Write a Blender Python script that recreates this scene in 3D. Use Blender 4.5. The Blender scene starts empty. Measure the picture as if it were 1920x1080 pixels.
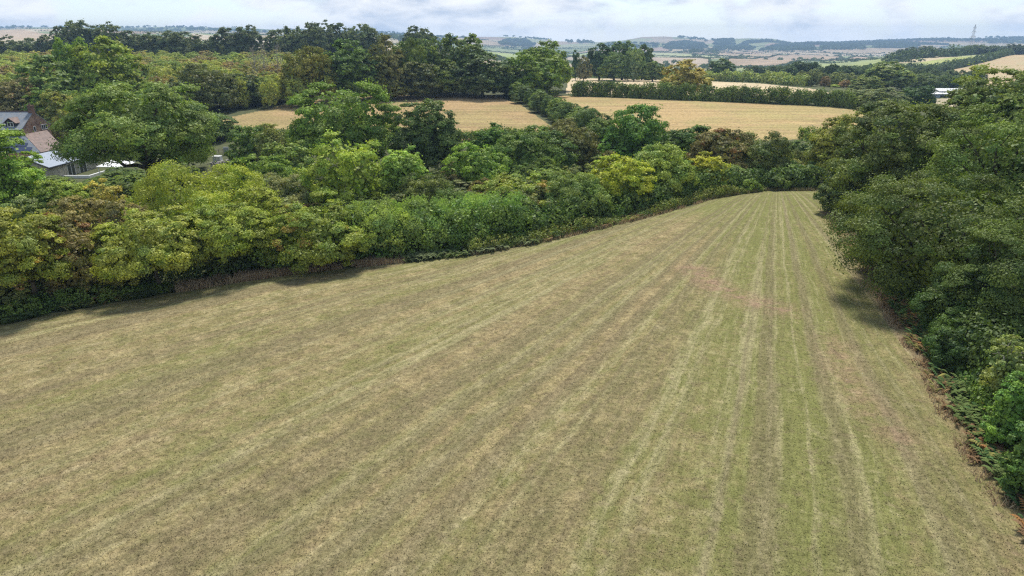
import bpy, math, random
import numpy as np
from mathutils import Vector
R = math.radians
sc = bpy.context.scene
col = sc.collection
# ------------------------------------------------------------------ camera
CAMH, PITCH, FPX = 20.0, R(19.6), 1280.0
cam = bpy.data.objects.new('camera', bpy.data.cameras.new('camera')); col.objects.link(cam)
cam.location = (0, 0, CAMH); cam.rotation_euler = (R(90) - PITCH, 0, 0)
cam.data.lens = 24; cam.data.sensor_width = 36; cam.data.clip_start = .5; cam.data.clip_end = 40000
sc.camera = cam
# ------------------------------------------------------------------ light
SUN_EL, SUN_AZ = R(58), R(6)
sd = Vector((math.sin(SUN_AZ) * math.cos(SUN_EL), math.cos(SUN_AZ) * math.cos(SUN_EL), math.sin(SUN_EL)))
sun = bpy.data.objects.new('sun', bpy.data.lights.new('sun', 'SUN')); col.objects.link(sun)
sun.data.energy = 5.0; sun.data.angle = R(10); sun.data.color = (1, .95, .86)
sun.rotation_euler = sd.to_track_quat('Z', 'Y').to_euler()
sc.view_settings.view_transform = 'Standard'; sc.view_settings.look = 'None'
sc.view_settings.exposure = 0.0; sc.view_settings.gamma = 1
cy = sc.cycles
cy.max_bounces = 5; cy.diffuse_bounces = 2; cy.glossy_bounces = 2; cy.transmission_bounces = 2; cy.volume_bounces = 0
cy.use_denoising = False; cy.pixel_filter_type = 'BLACKMAN_HARRIS'; cy.filter_width = 1.25
try: cy.denoising_prefilter = 'ACCURATE'
except Exception: pass
cy.caustics_reflective = False; cy.caustics_refractive = False

class NT:
    """small node helper"""
    def __init__(s, tree): s.t = tree; tree.nodes.clear()
    def n(s, typ, ins=None, **kw):
        d = s.t.nodes.new(typ)
        for k, v in kw.items(): setattr(d, k, v)
        for k, v in (ins or {}).items():
            if isinstance(v, bpy.types.NodeSocket): s.t.links.new(v, d.inputs[k])
            else: d.inputs[k].default_value = v
        return d
    def m(s, op, a, b=None, c=None, clamp=False):
        ins = {0: a}
        if b is not None: ins[1] = b
        if c is not None: ins[2] = c
        return s.n('ShaderNodeMath', ins, operation=op, use_clamp=clamp).outputs[0]
    def v(s, op, a, b=None):
        ins = {0: a}
        if b is not None: ins[1] = b
        d = s.n('ShaderNodeVectorMath', ins, operation=op)
        return d.outputs['Value'] if op in ('LENGTH', 'DOT_PRODUCT') else d.outputs[0]
    def mix(s, f, a, b, mode='MIX'):
        d = s.n('ShaderNodeMix', data_type='RGBA', blend_type=mode)
        for i, x in ((0, f), (6, a), (7, b)):
            if isinstance(x, bpy.types.NodeSocket): s.t.links.new(x, d.inputs[i])
            else: d.inputs[i].default_value = (*x, 1) if i and len(x) == 3 else x
        return d.outputs[2]
    def noise(s, vec, scale, detail=4, rough=.55, dist=0.):
        return s.n('ShaderNodeTexNoise', {'Vector': vec, 'Scale': scale, 'Detail': detail, 'Roughness': rough, 'Distortion': dist}).outputs['Fac']
    def ramp(s, f, lo, hi, a=0., b=1.):
        return s.n('ShaderNodeMapRange', {0: f, 1: lo, 2: hi, 3: a, 4: b}, interpolation_type='SMOOTHSTEP').outputs[0]
    def comb(s, x, y, z):
        return s.n('ShaderNodeCombineXYZ', {0: x, 1: y, 2: z}).outputs[0]

world = bpy.data.worlds.new('World'); sc.world = world; world.use_nodes = True
w = NT(world.node_tree)
sky = w.n('ShaderNodeTexSky', sky_type='NISHITA', sun_disc=False, sun_elevation=SUN_EL, sun_rotation=SUN_AZ, air_density=1.0, dust_density=.6)
geo = w.n('ShaderNodeNewGeometry')
d_ = w.v('SCALE', geo.outputs['Incoming']); d_.node.inputs[3].default_value = -1.0
sep = w.n('ShaderNodeSeparateXYZ', {0: d_})
zc = w.m('MAXIMUM', sep.outputs[2], 0.0)
den = w.m('ADD', zc, .13)
cv = w.comb(w.m('DIVIDE', sep.outputs[0], den), w.m('DIVIDE', sep.outputs[1], den), 0.0)
dv = w.v('MULTIPLY', d_, (1., 1., 2.6)); n1 = w.noise(dv, 6.5, 9, .58, .5)
n2 = w.noise(w.v('ADD', dv, (7.3, 2.1, 4.)), 3.2, 5, .5, .2)
n3 = w.noise(w.v('ADD', dv, (1.3, 9.1, 2.)), 13., 9, .6, .3)
cover = w.ramp(w.m('ADD', n1, w.m('MULTIPLY', n2, .55)), .64, .80)
shade = w.ramp(w.m('ADD', w.m('MULTIPLY', n2, .7), w.m('MULTIPLY', n3, .5)), .47, .75)
cloud = w.mix(shade, (1.14, 1.13, 1.12), (.46, .55, .70))
blue = w.mix(1.0, w.mix(1.0, sky.outputs[0], (.105, .105, .105), 'MULTIPLY'), (.30, .36, .42), 'ADD')
cover = w.m('MULTIPLY', cover, w.ramp(zc, .14, .5, 1., .25)); skyc = w.mix(cover, blue, cloud)
skyc = w.mix(w.ramp(zc, .0, .025, .45, 0.), skyc, (.88, .93, 1.0))
bg = w.n('ShaderNodeBackground', {'Color': skyc, 'Strength': w.m('MULTIPLY', w.ramp(zc, .0, .055, 1.72, 1.22), w.ramp(zc, .05, .24, 1.0, .62))})
w.n('ShaderNodeOutputWorld', {'Surface': bg.outputs[0]})

# ------------------------------------------------------------------ helpers
def ray(px, py):
    xu, yu = (px - 960) / FPX, (540 - py) / FPX
    return xu, math.cos(PITCH) + yu * math.sin(PITCH), yu * math.cos(PITCH) - math.sin(PITCH)
def slope(py):
    r = ray(960, py); return r[2] / r[1]
def sm(a, b, x):
    t = np.clip((x - a) / (b - a), 0, 1); return t * t * (3 - 2 * t)
def tag(o, label=None, cat=None, group=None, kind=None):
    if label: o['label'] = label
    if cat: o['category'] = cat
    if group: o['group'] = group
    if kind: o['kind'] = kind
    return o
def empty(name, loc, rz=0, **kw):
    o = bpy.data.objects.new(name, None); col.objects.link(o); o.location = loc; o.rotation_euler = (0, 0, rz)
    return tag(o, **kw)
def link(name, me, parent=None, loc=None):
    o = bpy.data.objects.new(name, me); col.objects.link(o)
    if parent: o.parent = parent
    if loc is not None: o.location = loc
    return o
def raw_mesh(name, verts, faces_flat, fsize, mat=None, attrs=None, smooth=False, matidx=None):
    me = bpy.data.meshes.new(name)
    nv = len(verts); nf = len(faces_flat) // fsize
    me.vertices.add(nv); me.vertices.foreach_set('co', np.asarray(verts, np.float32).ravel())
    me.loops.add(nf * fsize); me.loops.foreach_set('vertex_index', np.asarray(faces_flat, np.int32))
    me.polygons.add(nf); me.polygons.foreach_set('loop_start', np.arange(0, nf * fsize, fsize, dtype=np.int32))
    me.polygons.foreach_set('use_smooth', np.full(nf, smooth))
    if matidx is not None: me.polygons.foreach_set('material_index', np.asarray(matidx, np.int32))
    for k, a in (attrs or {}).items():
        a = np.asarray(a, np.float32)
        if a.ndim == 1:
            at = me.attributes.new(k, 'FLOAT', 'POINT'); at.data.foreach_set('value', a)
        else:
            at = me.attributes.new(k, 'FLOAT_COLOR', 'POINT')
            at.data.foreach_set('color', np.concatenate([a, np.ones((len(a), 1), np.float32)], 1).ravel())
    for m_ in (mat if isinstance(mat, (list, tuple)) else [mat]):
        if m_: me.materials.append(m_)
    me.update(calc_edges=True)
    return me

ORD = 'first second third fourth fifth sixth seventh eighth ninth tenth eleventh twelfth thirteenth fourteenth fifteenth sixteenth seventeenth eighteenth nineteenth twentieth twenty-first twenty-second twenty-third twenty-fourth twenty-fifth twenty-sixth twenty-seventh twenty-eighth twenty-ninth thirtieth thirty-first thirty-second thirty-third thirty-fourth'.split()
# ------------------------------------------------------------------ terrain
HILL = [(-400, 48), (0, 50), (80, 51), (250, 50), (340, 49), (460, 52), (560, 56), (700, 62), (745, 62), (830, 68), (900, 67), (960, 68), (1010, 73), (1060, 78), (1130, 79), (1180, 72),
        (1205, 67), (1270, 67), (1300, 73), (1335, 74), (1400, 71), (1440, 71), (1480, 79), (1540, 81), (1620, 79), (1680, 77), (1760, 72), (1800, 71), (1850, 70), (1920, 68), (2400, 66)]
def far(px, extra):   # z control points of the far ridge: last point is the crest
    top = float(np.interp(px, [a for a, b in HILL], [b for a, b in HILL])); return extra + [(5400, 20 + slope(top) * 5400), (7500, 20 + slope(top) * 5400 - 90), (12000, -80)]
LEFT = [(0, 0), (48, 0), (60, -.8), (85, -3.4), (110, -4.4), (150, -4.0), (172, -2.0), (200, .5), (260, 4.5), (330, 8), (400, 10), (520, 10), (800, 8), (1300, 24), (1700, 39), (2300, 66), (2700, 58), (3600, 70)]
LEFT2 = [(0, 0), (55, 0), (75, -1), (100, -2.6), (130, -3), (150, -1.5), (175, -.6), (200, .6), (260, 3.8), (330, 7), (400, 9), (520, 9), (800, 6), (1300, 18), (1700, 30), (2300, 50), (2700, 44), (3600, 60)]
MIDL = [(0, 0), (70, 0), (95, -1), (120, -2.2), (145, -1.6), (165, -.6), (260, 2.5), (330, 2.5), (400, 3), (600, 1), (900, 6), (1300, 9), (1700, 8), (2600, 8), (3600, 18)]
MAIN = [(0, 0), (96, 0), (108, -1), (125, -1.6), (140, -1.2), (160, -.6), (250, 2.2), (300, 2.2), (400, 1.2), (600, -6), (900, -12), (1300, -16), (1900, -18), (2800, -17), (3600, -4), (4300, 12)]
RGT = [(0, 0), (96, 0), (120, -1), (160, -1), (260, 0), (330, -1), (450, -4), (600, -4), (750, 2), (900, 6.5), (1100, 8), (1300, -2), (1900, -16), (2800, -16), (3600, 0), (4300, 22)]
COLS = []
for px in range(-400, 2401, 40):
    if px <= 350: p = LEFT
    elif px <= 640: p = LEFT2
    elif px <= 930: p = None
    else: p = MAIN if px < 1640 else RGT
    COLS.append((px, p))
YT = np.exp(np.linspace(math.log(20), math.log(12000), 420))
def prof(p, px):
    f = far(px, p); return np.interp(YT, [a for a, b in f], [b for a, b in f])
TAB = []
for px, p in COLS:
    if p is None:
        t = (px - 640) / 320.; TAB.append(prof(LEFT2, px) * (1 - t) + prof(MIDL, px) * t if px < 900 else prof(MIDL, px))
    else: TAB.append(prof(p, px))
TAB = np.array(TAB)
k_ = np.array([.25, .5, .25])
nb = TAB.copy()                     # smooth across the near part only, keep ridge shape crisp
for _ in range(3):
    q = np.pad(nb, ((1, 1), (0, 0)), 'edge'); nb = .25 * q[:-2] + .5 * q[1:-1] + .25 * q[2:]
wgt = sm(3600, 4600, YT)[None]
TAB = nb * (1 - wgt) + TAB * wgt
for _ in range(4):
    q = np.pad(TAB, ((0, 0), (1, 1)), 'edge'); TAB = .25 * q[:, :-2] + .5 * q[:, 1:-1] + .25 * q[:, 2:]
def terrain(x, y):
    x = np.asarray(x, float); y = np.asarray(y, float)
    r = np.hypot(x, y); Y = np.maximum(y, r * .4); Yc = np.clip(Y, 20.001, 11999)
    u = np.clip(x / np.maximum(Y, 1e-3), -1.3, 1.3)
    px = 960 + FPX * u / .955
    ci = np.clip((px + 400) / 40, 0, len(COLS) - 1.001); i = ci.astype(int); fi = ci - i
    ri = np.log(Yc / 20) / math.log(600) * 419; j = np.minimum(ri.astype(int), 418); fj = ri - j
    z = (TAB[i, j] * (1 - fj) + TAB[i, j + 1] * fj) * (1 - fi) + (TAB[i + 1, j] * (1 - fj) + TAB[i + 1, j + 1] * fj) * fi
    a = sm(420, 1500, Y) * (1 - .5 * sm(4800, 5600, Y))
    z = z + a * (4.5 * np.sin(x / 190 + 1.3 * np.sin(y / 330)) * np.sin(y / 260 + .7) + 2.5 * np.sin(x / 83 + y / 120))
    z = z + .12 * np.sin(x / 9. + .4) * np.sin(y / 11.) * sm(10, 30, r)
    return z
def ground(px, py, y0=15., y1=9000.):
    r = ray(px, py); s, u = r[2] / r[1], r[0] / r[1]
    Ys = np.exp(np.linspace(math.log(y0), math.log(y1), 3000))
    d = CAMH + s * Ys - terrain(u * Ys, Ys)
    k = np.nonzero(d <= 0)[0]
    k = k[0] if len(k) else 2999
    return float(u * Ys[k]), float(Ys[k])
def poly(pts, y0=15.): return [ground(a, b, y0) for a, b in pts]
def inside(x, y, P):
    c = np.zeros(x.shape, bool); n = len(P)
    for i in range(n):
        (x1, y1), (x2, y2) = P[i], P[(i + 1) % n]
        if y1 == y2: continue
        c ^= ((y1 > y) != (y2 > y)) & (x < (x2 - x1) * (y - y1) / (y2 - y1) + x1)
    return c
def dist_line(x, y, P):
    d = np.full(x.shape, 1e9)
    for (x1, y1), (x2, y2) in zip(P[:-1], P[1:]):
        L2 = (x2 - x1) ** 2 + (y2 - y1) ** 2 + 1e-9
        t = np.clip(((x - x1) * (x2 - x1) + (y - y1) * (y2 - y1)) / L2, 0, 1)
        d = np.minimum(d, np.hypot(x - x1 - t * (x2 - x1), y - y1 - t * (y2 - y1)))
    return d
# meadow outline
LE = poly([(0, 612), (120, 585), (330, 548), (480, 525), (600, 508), (760, 492), (880, 478), (1010, 455), (1130, 427), (1240, 400), (1330, 374), (1440, 358), (1535, 358)])
RE = poly([(1560, 400), (1600, 455), (1660, 540), (1690, 600), (1760, 700), (1800, 785), (1860, 880), (1920, 960)])
LEFT_EDGE = [(-75, 37), (-55, 41.5)] + LE
RIGHT_EDGE = RE + [(17, 14), (16, 0), (10, -30)]
MEADOW = [(-75, -30)] + LEFT_EDGE + RIGHT_EDGE
PIV = ground(1455, 335)
F_LEFT = poly([(380, 250), (425, 222), (560, 190), (700, 180), (830, 178), (930, 180), (975, 196), (1040, 240), (1050, 262), (600, 262), (420, 262)], 120)
F_RIGHT = poly([(1010, 179), (1100, 180), (1300, 188), (1460, 196), (1620, 205), (1640, 262), (1300, 268), (1130, 266)], 120)
F_PALE = poly([(1070, 146), (1240, 150), (1340, 153), (1430, 157), (1520, 166), (1560, 176), (1500, 184), (1060, 176)], 240)
F_GRN = poly([(1720, 118), (1780, 108), (1885, 103), (1855, 113), (1760, 124)], 450)
F_TAN = poly([(1745, 134), (1800, 126), (1860, 113), (1925, 102), (1990, 100), (1990, 160), (1850, 160), (1790, 148)], 330)
FARP = [  # explicit far fields: outline, colour
 ([(1375, 129), (1480, 121), (1640, 112), (1705, 112), (1660, 123), (1500, 139), (1375, 146)], (.30, .34, .13)),
 ([(1360, 112), (1480, 102), (1550, 104), (1585, 112), (1480, 120), (1375, 128)], (.40, .30, .20)),
 ([(1583, 112), (1606, 106), (1640, 110), (1600, 116)], (.45, .32, .22)),
 ([(880, 91), (1120, 95), (1120, 101), (880, 99)], (.34, .40, .14)),
 ([(880, 100), (1120, 102), (1120, 112), (880, 110)], (.42, .36, .26)),
 ([(1215, 98), (1300, 101), (1400, 110), (1300, 108), (1215, 104)], (.40, .42, .22)),
 ([(1215, 106), (1330, 111), (1340, 128), (1215, 122)], (.44, .35, .25)),
 ([(-50, 56), (50, 57), (110, 66), (80, 76), (-50, 74)], (.50, .38, .26)),
 ([(90, 64), (125, 64), (125, 80), (90, 80)], (.50, .40, .28)),
 ([(360, 63), (412, 68), (412, 77), (360, 74)], (.55, .45, .32)),
 ([(440, 74), (505, 76), (520, 92), (440, 92)], (.55, .47, .36)),
]
FARP = [(poly(p, 430), c) for p, c in FARP]
PAL = np.array([(.42, .33, .22), (.46, .38, .27), (.50, .43, .31), (.30, .33, .15), (.36, .38, .20), (.22, .27, .12), (.40, .29, .21), (.48, .40, .25), (.27, .31, .15)])
ROWS = 420 * 1.17 ** np.arange(0, 17)
def row_off(x, y): return y * (1 + .06 * np.sin(x / 260. + 1) + .045 * np.sin(x / 130. + y / 900.) + .03 * np.sin(x / 610.))
def cell(x, y):
    v = np.searchsorted(ROWS, row_off(x, y)).astype(int)
    L = 90 + .07 * ROWS[np.clip(v, 0, 16)]
    sl = np.sin(v * 12.9) * .5
    uu = np.floor((x + sl * y + 60 * np.sin(y / 150. + v) + 97 * v) / L).astype(int)
    return v, uu
def hsh(a, b): return np.modf(np.abs(np.sin(a * 127.1 + b * 311.7) * 43758.5453))[0]

# rings and columns of the ground sheet
fine = np.linspace(-45, 45, 900); az = np.concatenate([np.linspace(-180, -46, 34), fine, np.linspace(46, 180, 34)])
rr = np.concatenate([[0.5, 2, 4, 7], np.exp(np.linspace(math.log(10), math.log(6250), 860))])
A, RR = np.meshgrid(np.radians(az), rr)
GX, GY = RR * np.sin(A), RR * np.cos(A)
GZ = terrain(GX, GY)
nr, nc = GX.shape
idx = np.arange(nr * nc).reshape(nr, nc)
F = np.stack([idx[:-1, :-1], idx[:-1, 1:], idx[1:, 1:], idx[1:, :-1]], -1).reshape(-1, 4)[:, ::-1]
V = np.stack([GX, GY, GZ], -1).reshape(-1, 3)
FC = V[F].mean(1); fx, fy = FC[:, 0], FC[:, 1]
zone = np.zeros(len(F), int)
for k, P in ((1, MEADOW), (2, F_LEFT), (3, F_RIGHT), (4, F_PALE), (5, F_GRN), (6, F_TAN)): zone[inside(fx, fy, P) & (zone == 0)] = k
vx, vy = V[:, 0], V[:, 1]
cv_, cu_ = cell(vx, vy)
hc = hsh(cv_, cu_)
C = PAL[(hc * len(PAL)).astype(int) % len(PAL)]
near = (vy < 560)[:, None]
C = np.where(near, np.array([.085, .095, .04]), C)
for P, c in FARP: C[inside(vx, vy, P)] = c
C[inside(vx, vy, poly([(1728, 186), (1800, 184), (1800, 200), (1728, 206)], 180))] = (.45, .38, .25)
def mat_new(name):
    m_ = bpy.data.materials.new(name); m_.use_nodes = True; return m_, NT(m_.node_tree)
def diffuse_out(t, c, rough=.9, bump=None, spec=.15):
    ins = {'Base Color': c, 'Roughness': rough, 'Specular IOR Level': spec}
    if bump is not None: ins['Normal'] = bump
    b = t.n('ShaderNodeBsdfPrincipled', ins); t.n('ShaderNodeOutputMaterial', {'Surface': b.outputs[0]}); return b
def ground_mat():
    m_, t = mat_new('ground'); g = t.n('ShaderNodeNewGeometry').outputs['Position']
    c = t.n('ShaderNodeAttribute', attribute_name='Col').outputs['Color']
    a = t.ramp(t.noise(g, .02, 6, .6), .3, .7, .8, 1.18); b = t.ramp(t.noise(g, .8, 5, .7), .3, .7, .75, 1.2)
    cc = t.mix(1., c, t.comb(a, a, a), 'MULTIPLY'); cc = t.mix(1., cc, t.comb(b, b, b), 'MULTIPLY')
    diffuse_out(t, cc); return m_
def stubble_mat(name, c1, c2, c3, ang, sc_=1.):
    m_, t = mat_new(name); g = t.n('ShaderNodeNewGeometry').outputs['Position']
    mp = t.n('ShaderNodeMapping', {'Vector': g, 'Rotation': (0, 0, R(ang)), 'Scale': (.12 * sc_, 1.1 * sc_, 0)}).outputs[0]
    ln = t.noise(mp, .9, 5, .6, .8)
    mp2 = t.n('ShaderNodeMapping', {'Vector': g, 'Rotation': (0, 0, R(ang + 4)), 'Scale': (.02, .28, 0)}).outputs[0]
    ln2 = t.noise(mp2, 1., 3, .5, .3)
    big = t.noise(g, .035, 5, .6); fn = t.noise(g, 1.6, 6, .75)
    c = t.mix(t.ramp(big, .42, .58), c1, c2)
    c = t.mix(t.ramp(ln, .45, .68, 0, .75), c, c3)
    k = t.m('MULTIPLY', t.ramp(fn, .25, .75, .50, 1.45), t.ramp(ln2, .3, .7, .86, 1.12))
    c = t.mix(1., c, t.comb(k, k, k), 'MULTIPLY')
    bp = t.n('ShaderNodeBump', {'Height': fn, 'Strength': .8, 'Distance': .15}).outputs[0]
    diffuse_out(t, c, .95, bp, .05); return m_
def meadow_mat():
    m_, t = mat_new('meadow'); g = t.n('ShaderNodeNewGeometry').outputs['Position']
    lush = t.n('ShaderNodeAttribute', attribute_name='lush').outputs['Fac']; red = t.n('ShaderNodeAttribute', attribute_name='red').outputs['Fac']
    wob = t.noise(g, .05, 3, .5)
    rel = t.v('SUBTRACT', g, (PIV[0], PIV[1], 0)); s = t.n('ShaderNodeSeparateXYZ', {0: rel})
    th = t.m('ARCTAN2', s.outputs[0], t.m('MULTIPLY', s.outputs[1], -1.)); rad = t.v('LENGTH', rel)
    th = t.m('ADD', th, t.m('MULTIPLY', wob, .02))
    def streak(k, kr, det, off=0., ro=.55): return t.noise(t.comb(t.m('MULTIPLY', th, k), t.m('MULTIPLY', rad, kr), off), 1., det, ro, .25)
    s1 = streak(20, .012, 4); s2 = streak(64, .010, 4, 5., .6); s3 = streak(210, .3, 5, 9., .75); s4 = streak(58, .005, 2, 14.)
    big = t.noise(g, .09, 5, .6, .6); med = t.noise(g, .55, 5, .65, .4)
    fine = t.noise(g, 3.2, 6, .78, .3); vf = t.noise(g, 13., 4, .8)
    fade = t.ramp(t.m('ADD', rad, t.m('MULTIPLY', th, 55.)), 62, 118, 1.15, .62); cl = t.noise(g, 1.5, 6, .72, .5); cl2 = t.noise(t.v('ADD', g, (5., 3., 1.)), .9, 6, .7, .4)
    dry = t.mix(t.ramp(med, .35, .65), (.355, .285, .148), (.27, .205, .112))
    grn = t.mix(t.ramp(fine, .3, .7), (.24, .255, .082), (.15, .165, .05))
    gf = t.m('ADD', t.m('ADD', t.m('MULTIPLY', s1, .4), t.m('MULTIPLY_ADD', t.m('SUBTRACT', s2, .5), t.m('MULTIPLY', fade, .45), .225)), t.m('MULTIPLY', t.m('ADD', med, cl), .38))
    gf = t.m('ADD', gf, t.m('MULTIPLY', lush, .26)); gf = t.m('ADD', gf, t.m('MULTIPLY', big, .26))
    c = t.mix(t.ramp(gf, .775, 1.13, 0, .87), dry, grn)
    c = t.mix(t.ramp(cl2, .52, .68, 0, .55), c, (.225, .175, .105))                              # bare brown thatch
    c = t.mix(t.ramp(cl2, .46, .30, 0, .45), c, (.45, .385, .225))                               # dry cut stalks
    c = t.mix(t.m('MULTIPLY', fade, t.ramp(t.m('ADD', s2, t.m('MULTIPLY', s3, .5)), .72, .94, 0, .44)), c, (.43, .37, .22))      # pale clippings left in rows
    c = t.mix(t.m('MULTIPLY', fade, t.ramp(t.m('ADD', s4, t.m('MULTIPLY', med, .25)), .58, .74, 0, .48)), c, (.20, .165, .095))
    c = t.mix(t.m('MULTIPLY', red, t.ramp(t.noise(g, .7, 5, .7), .35, .6, .1, .75)), c, (.34, .215, .155))
    c = t.mix(t.ramp(t.noise(t.v('ADD', g, (31., 7., 0.)), .35, 7, .8, .3), .665, .75, 0, .8), c, (.10, .085, .07))  # scuffed spots
    k = t.m('MULTIPLY', t.ramp(fine, .25, .75, .52, 1.42), t.ramp(vf, .25, .75, .62, 1.36)); k = t.m('MULTIPLY', k, t.ramp(s3, .25, .75, .86, 1.14))
    c = t.mix(1., c, t.comb(k, k, k), 'MULTIPLY')
    h = t.m('ADD', fine, t.m('MULTIPLY', vf, .4))
    bp = t.n('ShaderNodeBump', {'Height': h, 'Strength': .9, 'Distance': .12}).outputs[0]
    diffuse_out(t, c, .95, bp, .05); return m_
M_MEADOW = meadow_mat()
M_ZONE = [ground_mat(), M_MEADOW,
          stubble_mat('stubble', (.43, .305, .155), (.35, .28, .125), (.31, .21, .125), 62),
          stubble_mat('stubble', (.455, .33, .16), (.39, .32, .14), (.36, .25, .145), 8),
          stubble_mat('stubble', (.62, .50, .33), (.58, .47, .30), (.55, .43, .28), 5, .5),
          stubble_mat('pasture', (.38, .42, .14), (.42, .44, .17), (.36, .36, .15), 20, .4),
          stubble_mat('stubble', (.52, .39, .24), (.46, .39, .22), (.50, .38, .24), 12, .4)]
def lush_red(x, y):
    dr = dist_line(x, y, RIGHT_EDGE); dl = dist_line(x, y, LEFT_EDGE)
    l = .75 * np.exp(-((dr - 9) / 6.) ** 2) + .35 * np.exp(-(dr / 3.) ** 2) + .5 * np.exp(-(dl / 2.5) ** 2) + 1.15 * sm(80, 93, y) 
    rp = poly([(1300, 505), (1345, 540), (1400, 562), (1460, 580)]); rp2 = poly([(1560, 640), (1575, 690), (1620, 760), (1690, 830)])
    rd = np.exp(-(dist_line(x, y, rp) / 1.5) ** 2) + .7 * np.exp(-(dist_line(x, y, rp2) / 1.3) ** 2) + .6 * np.exp(-(dr / 1.6) ** 2)
    return np.clip(l, 0, 1.3), np.clip(rd, 0, 1)
ZN = ['ground', 'meadow', 'stubble_field', 'stubble_field', 'stubble_field', 'pasture_field', 'stubble_field']
ZL = ['rough ground under the trees and the far patchwork of fields', 'mown dry meadow in the foreground with stripes of cut grass', 'golden dry field left of the diagonal hedge', 'golden dry field right of the diagonal hedge',
      'pale straw field behind the long clipped hedge', 'bright green field on the right hillside', 'tan field on the right hillside below the green one']
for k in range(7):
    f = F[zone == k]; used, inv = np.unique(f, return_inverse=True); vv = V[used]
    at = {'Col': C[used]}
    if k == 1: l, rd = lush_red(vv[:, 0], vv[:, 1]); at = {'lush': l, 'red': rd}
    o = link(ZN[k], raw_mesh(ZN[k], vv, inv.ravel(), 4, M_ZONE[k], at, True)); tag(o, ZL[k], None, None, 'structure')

# ------------------------------------------------------------------ foliage
def foliage_mat():
    m_, t = mat_new('foliage')
    oi = t.n('ShaderNodeObjectInfo'); c = oi.outputs['Color']; al = oi.outputs['Alpha']
    ti = t.n('ShaderNodeAttribute', attribute_name='tint').outputs['Fac']; tb = t.n('ShaderNodeAttribute', attribute_name='tintb').outputs['Fac']
    c = t.mix(1., c, (2.15, 1.95, 1.5, 1), 'MULTIPLY')
    yel = t.mix(1., c, (1.12, 1.10, .74, 1), 'MULTIPLY'); cool = t.mix(1., c, (.90, .92, .90, 1), 'MULTIPLY')
    cc = t.mix(t.ramp(tb, .1, .9), cool, yel)
    turn = t.mix(1., c, (1.15, .70, .75, 1), 'MULTIPLY')
    cc = t.mix(t.m('GREATER_THAN', tb, al), cc, turn)
    ob = t.n('ShaderNodeTexCoord').outputs['Object']; pn = t.noise(t.v('ADD', ob, t.v('SCALE', t.comb(oi.outputs['Random'], 0., 0.))), .42, 3, .6)
    cc = t.mix(t.ramp(pn, .36, .56, .85, 0.), cc, t.mix(1., cc, (.66, .84, .9, 1), 'MULTIPLY'))     # greener, duller boughs
    k = t.m('MULTIPLY_ADD', ti, 1.0, .50); cc = t.mix(1., cc, t.comb(k, k, k), 'MULTIPLY')
    df = t.n('ShaderNodeBsdfDiffuse', {'Color': cc}); tr = t.n('ShaderNodeBsdfTranslucent', {'Color': t.mix(1., cc, (1.05, 1.15, .6, 1), 'MULTIPLY')})
    mx = t.n('ShaderNodeMixShader', {0: .28, 1: df.outputs[0], 2: tr.outputs[0]})
    gl = t.n('ShaderNodeBsdfGlossy', {'Color': (.8, .85, .9, 1), 'Roughness': .5})
    m2 = t.n('ShaderNodeMixShader', {0: .02, 1: mx.outputs[0], 2: gl.outputs[0]})
    t.n('ShaderNodeOutputMaterial', {'Surface': m2.outputs[0]}); return m_
M_FOL = foliage_mat()
def simple(name, c, rough=.8, var=.25, scale=4., spec=.2, bump=0.):
    m_, t = mat_new(name); g = t.n('ShaderNodeTexCoord').outputs['Object']
    n = t.noise(g, scale, 6, .65); k = t.ramp(n, .3, .7, 1 - var, 1 + var); cc = t.mix(1., c, t.comb(k, k, k), 'MULTIPLY')
    bp = t.n('ShaderNodeBump', {'Height': n, 'Strength': bump, 'Distance': .05}).outputs[0] if bump else None
    diffuse_out(t, cc, rough, bp, spec); return m_
M_BARK = simple('bark', (.10, .085, .06), .95, .4, 3., .1, .6)
M_PALEBARK = simple('pale_bark', (.36, .33, .28), .95, .3, 3., .1, .4)
M_VC, t_ = mat_new('fern_and_straw')
c_ = t_.n('ShaderNodeAttribute', attribute_name='Col').outputs['Color']
df = t_.n('ShaderNodeBsdfDiffuse', {'Color': c_}); tr = t_.n('ShaderNodeBsdfTranslucent', {'Color': c_})
t_.n('ShaderNodeOutputMaterial', {'Surface': t_.n('ShaderNodeMixShader', {0: .3, 1: df.outputs[0], 2: tr.outputs[0]}).outputs[0]})

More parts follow.
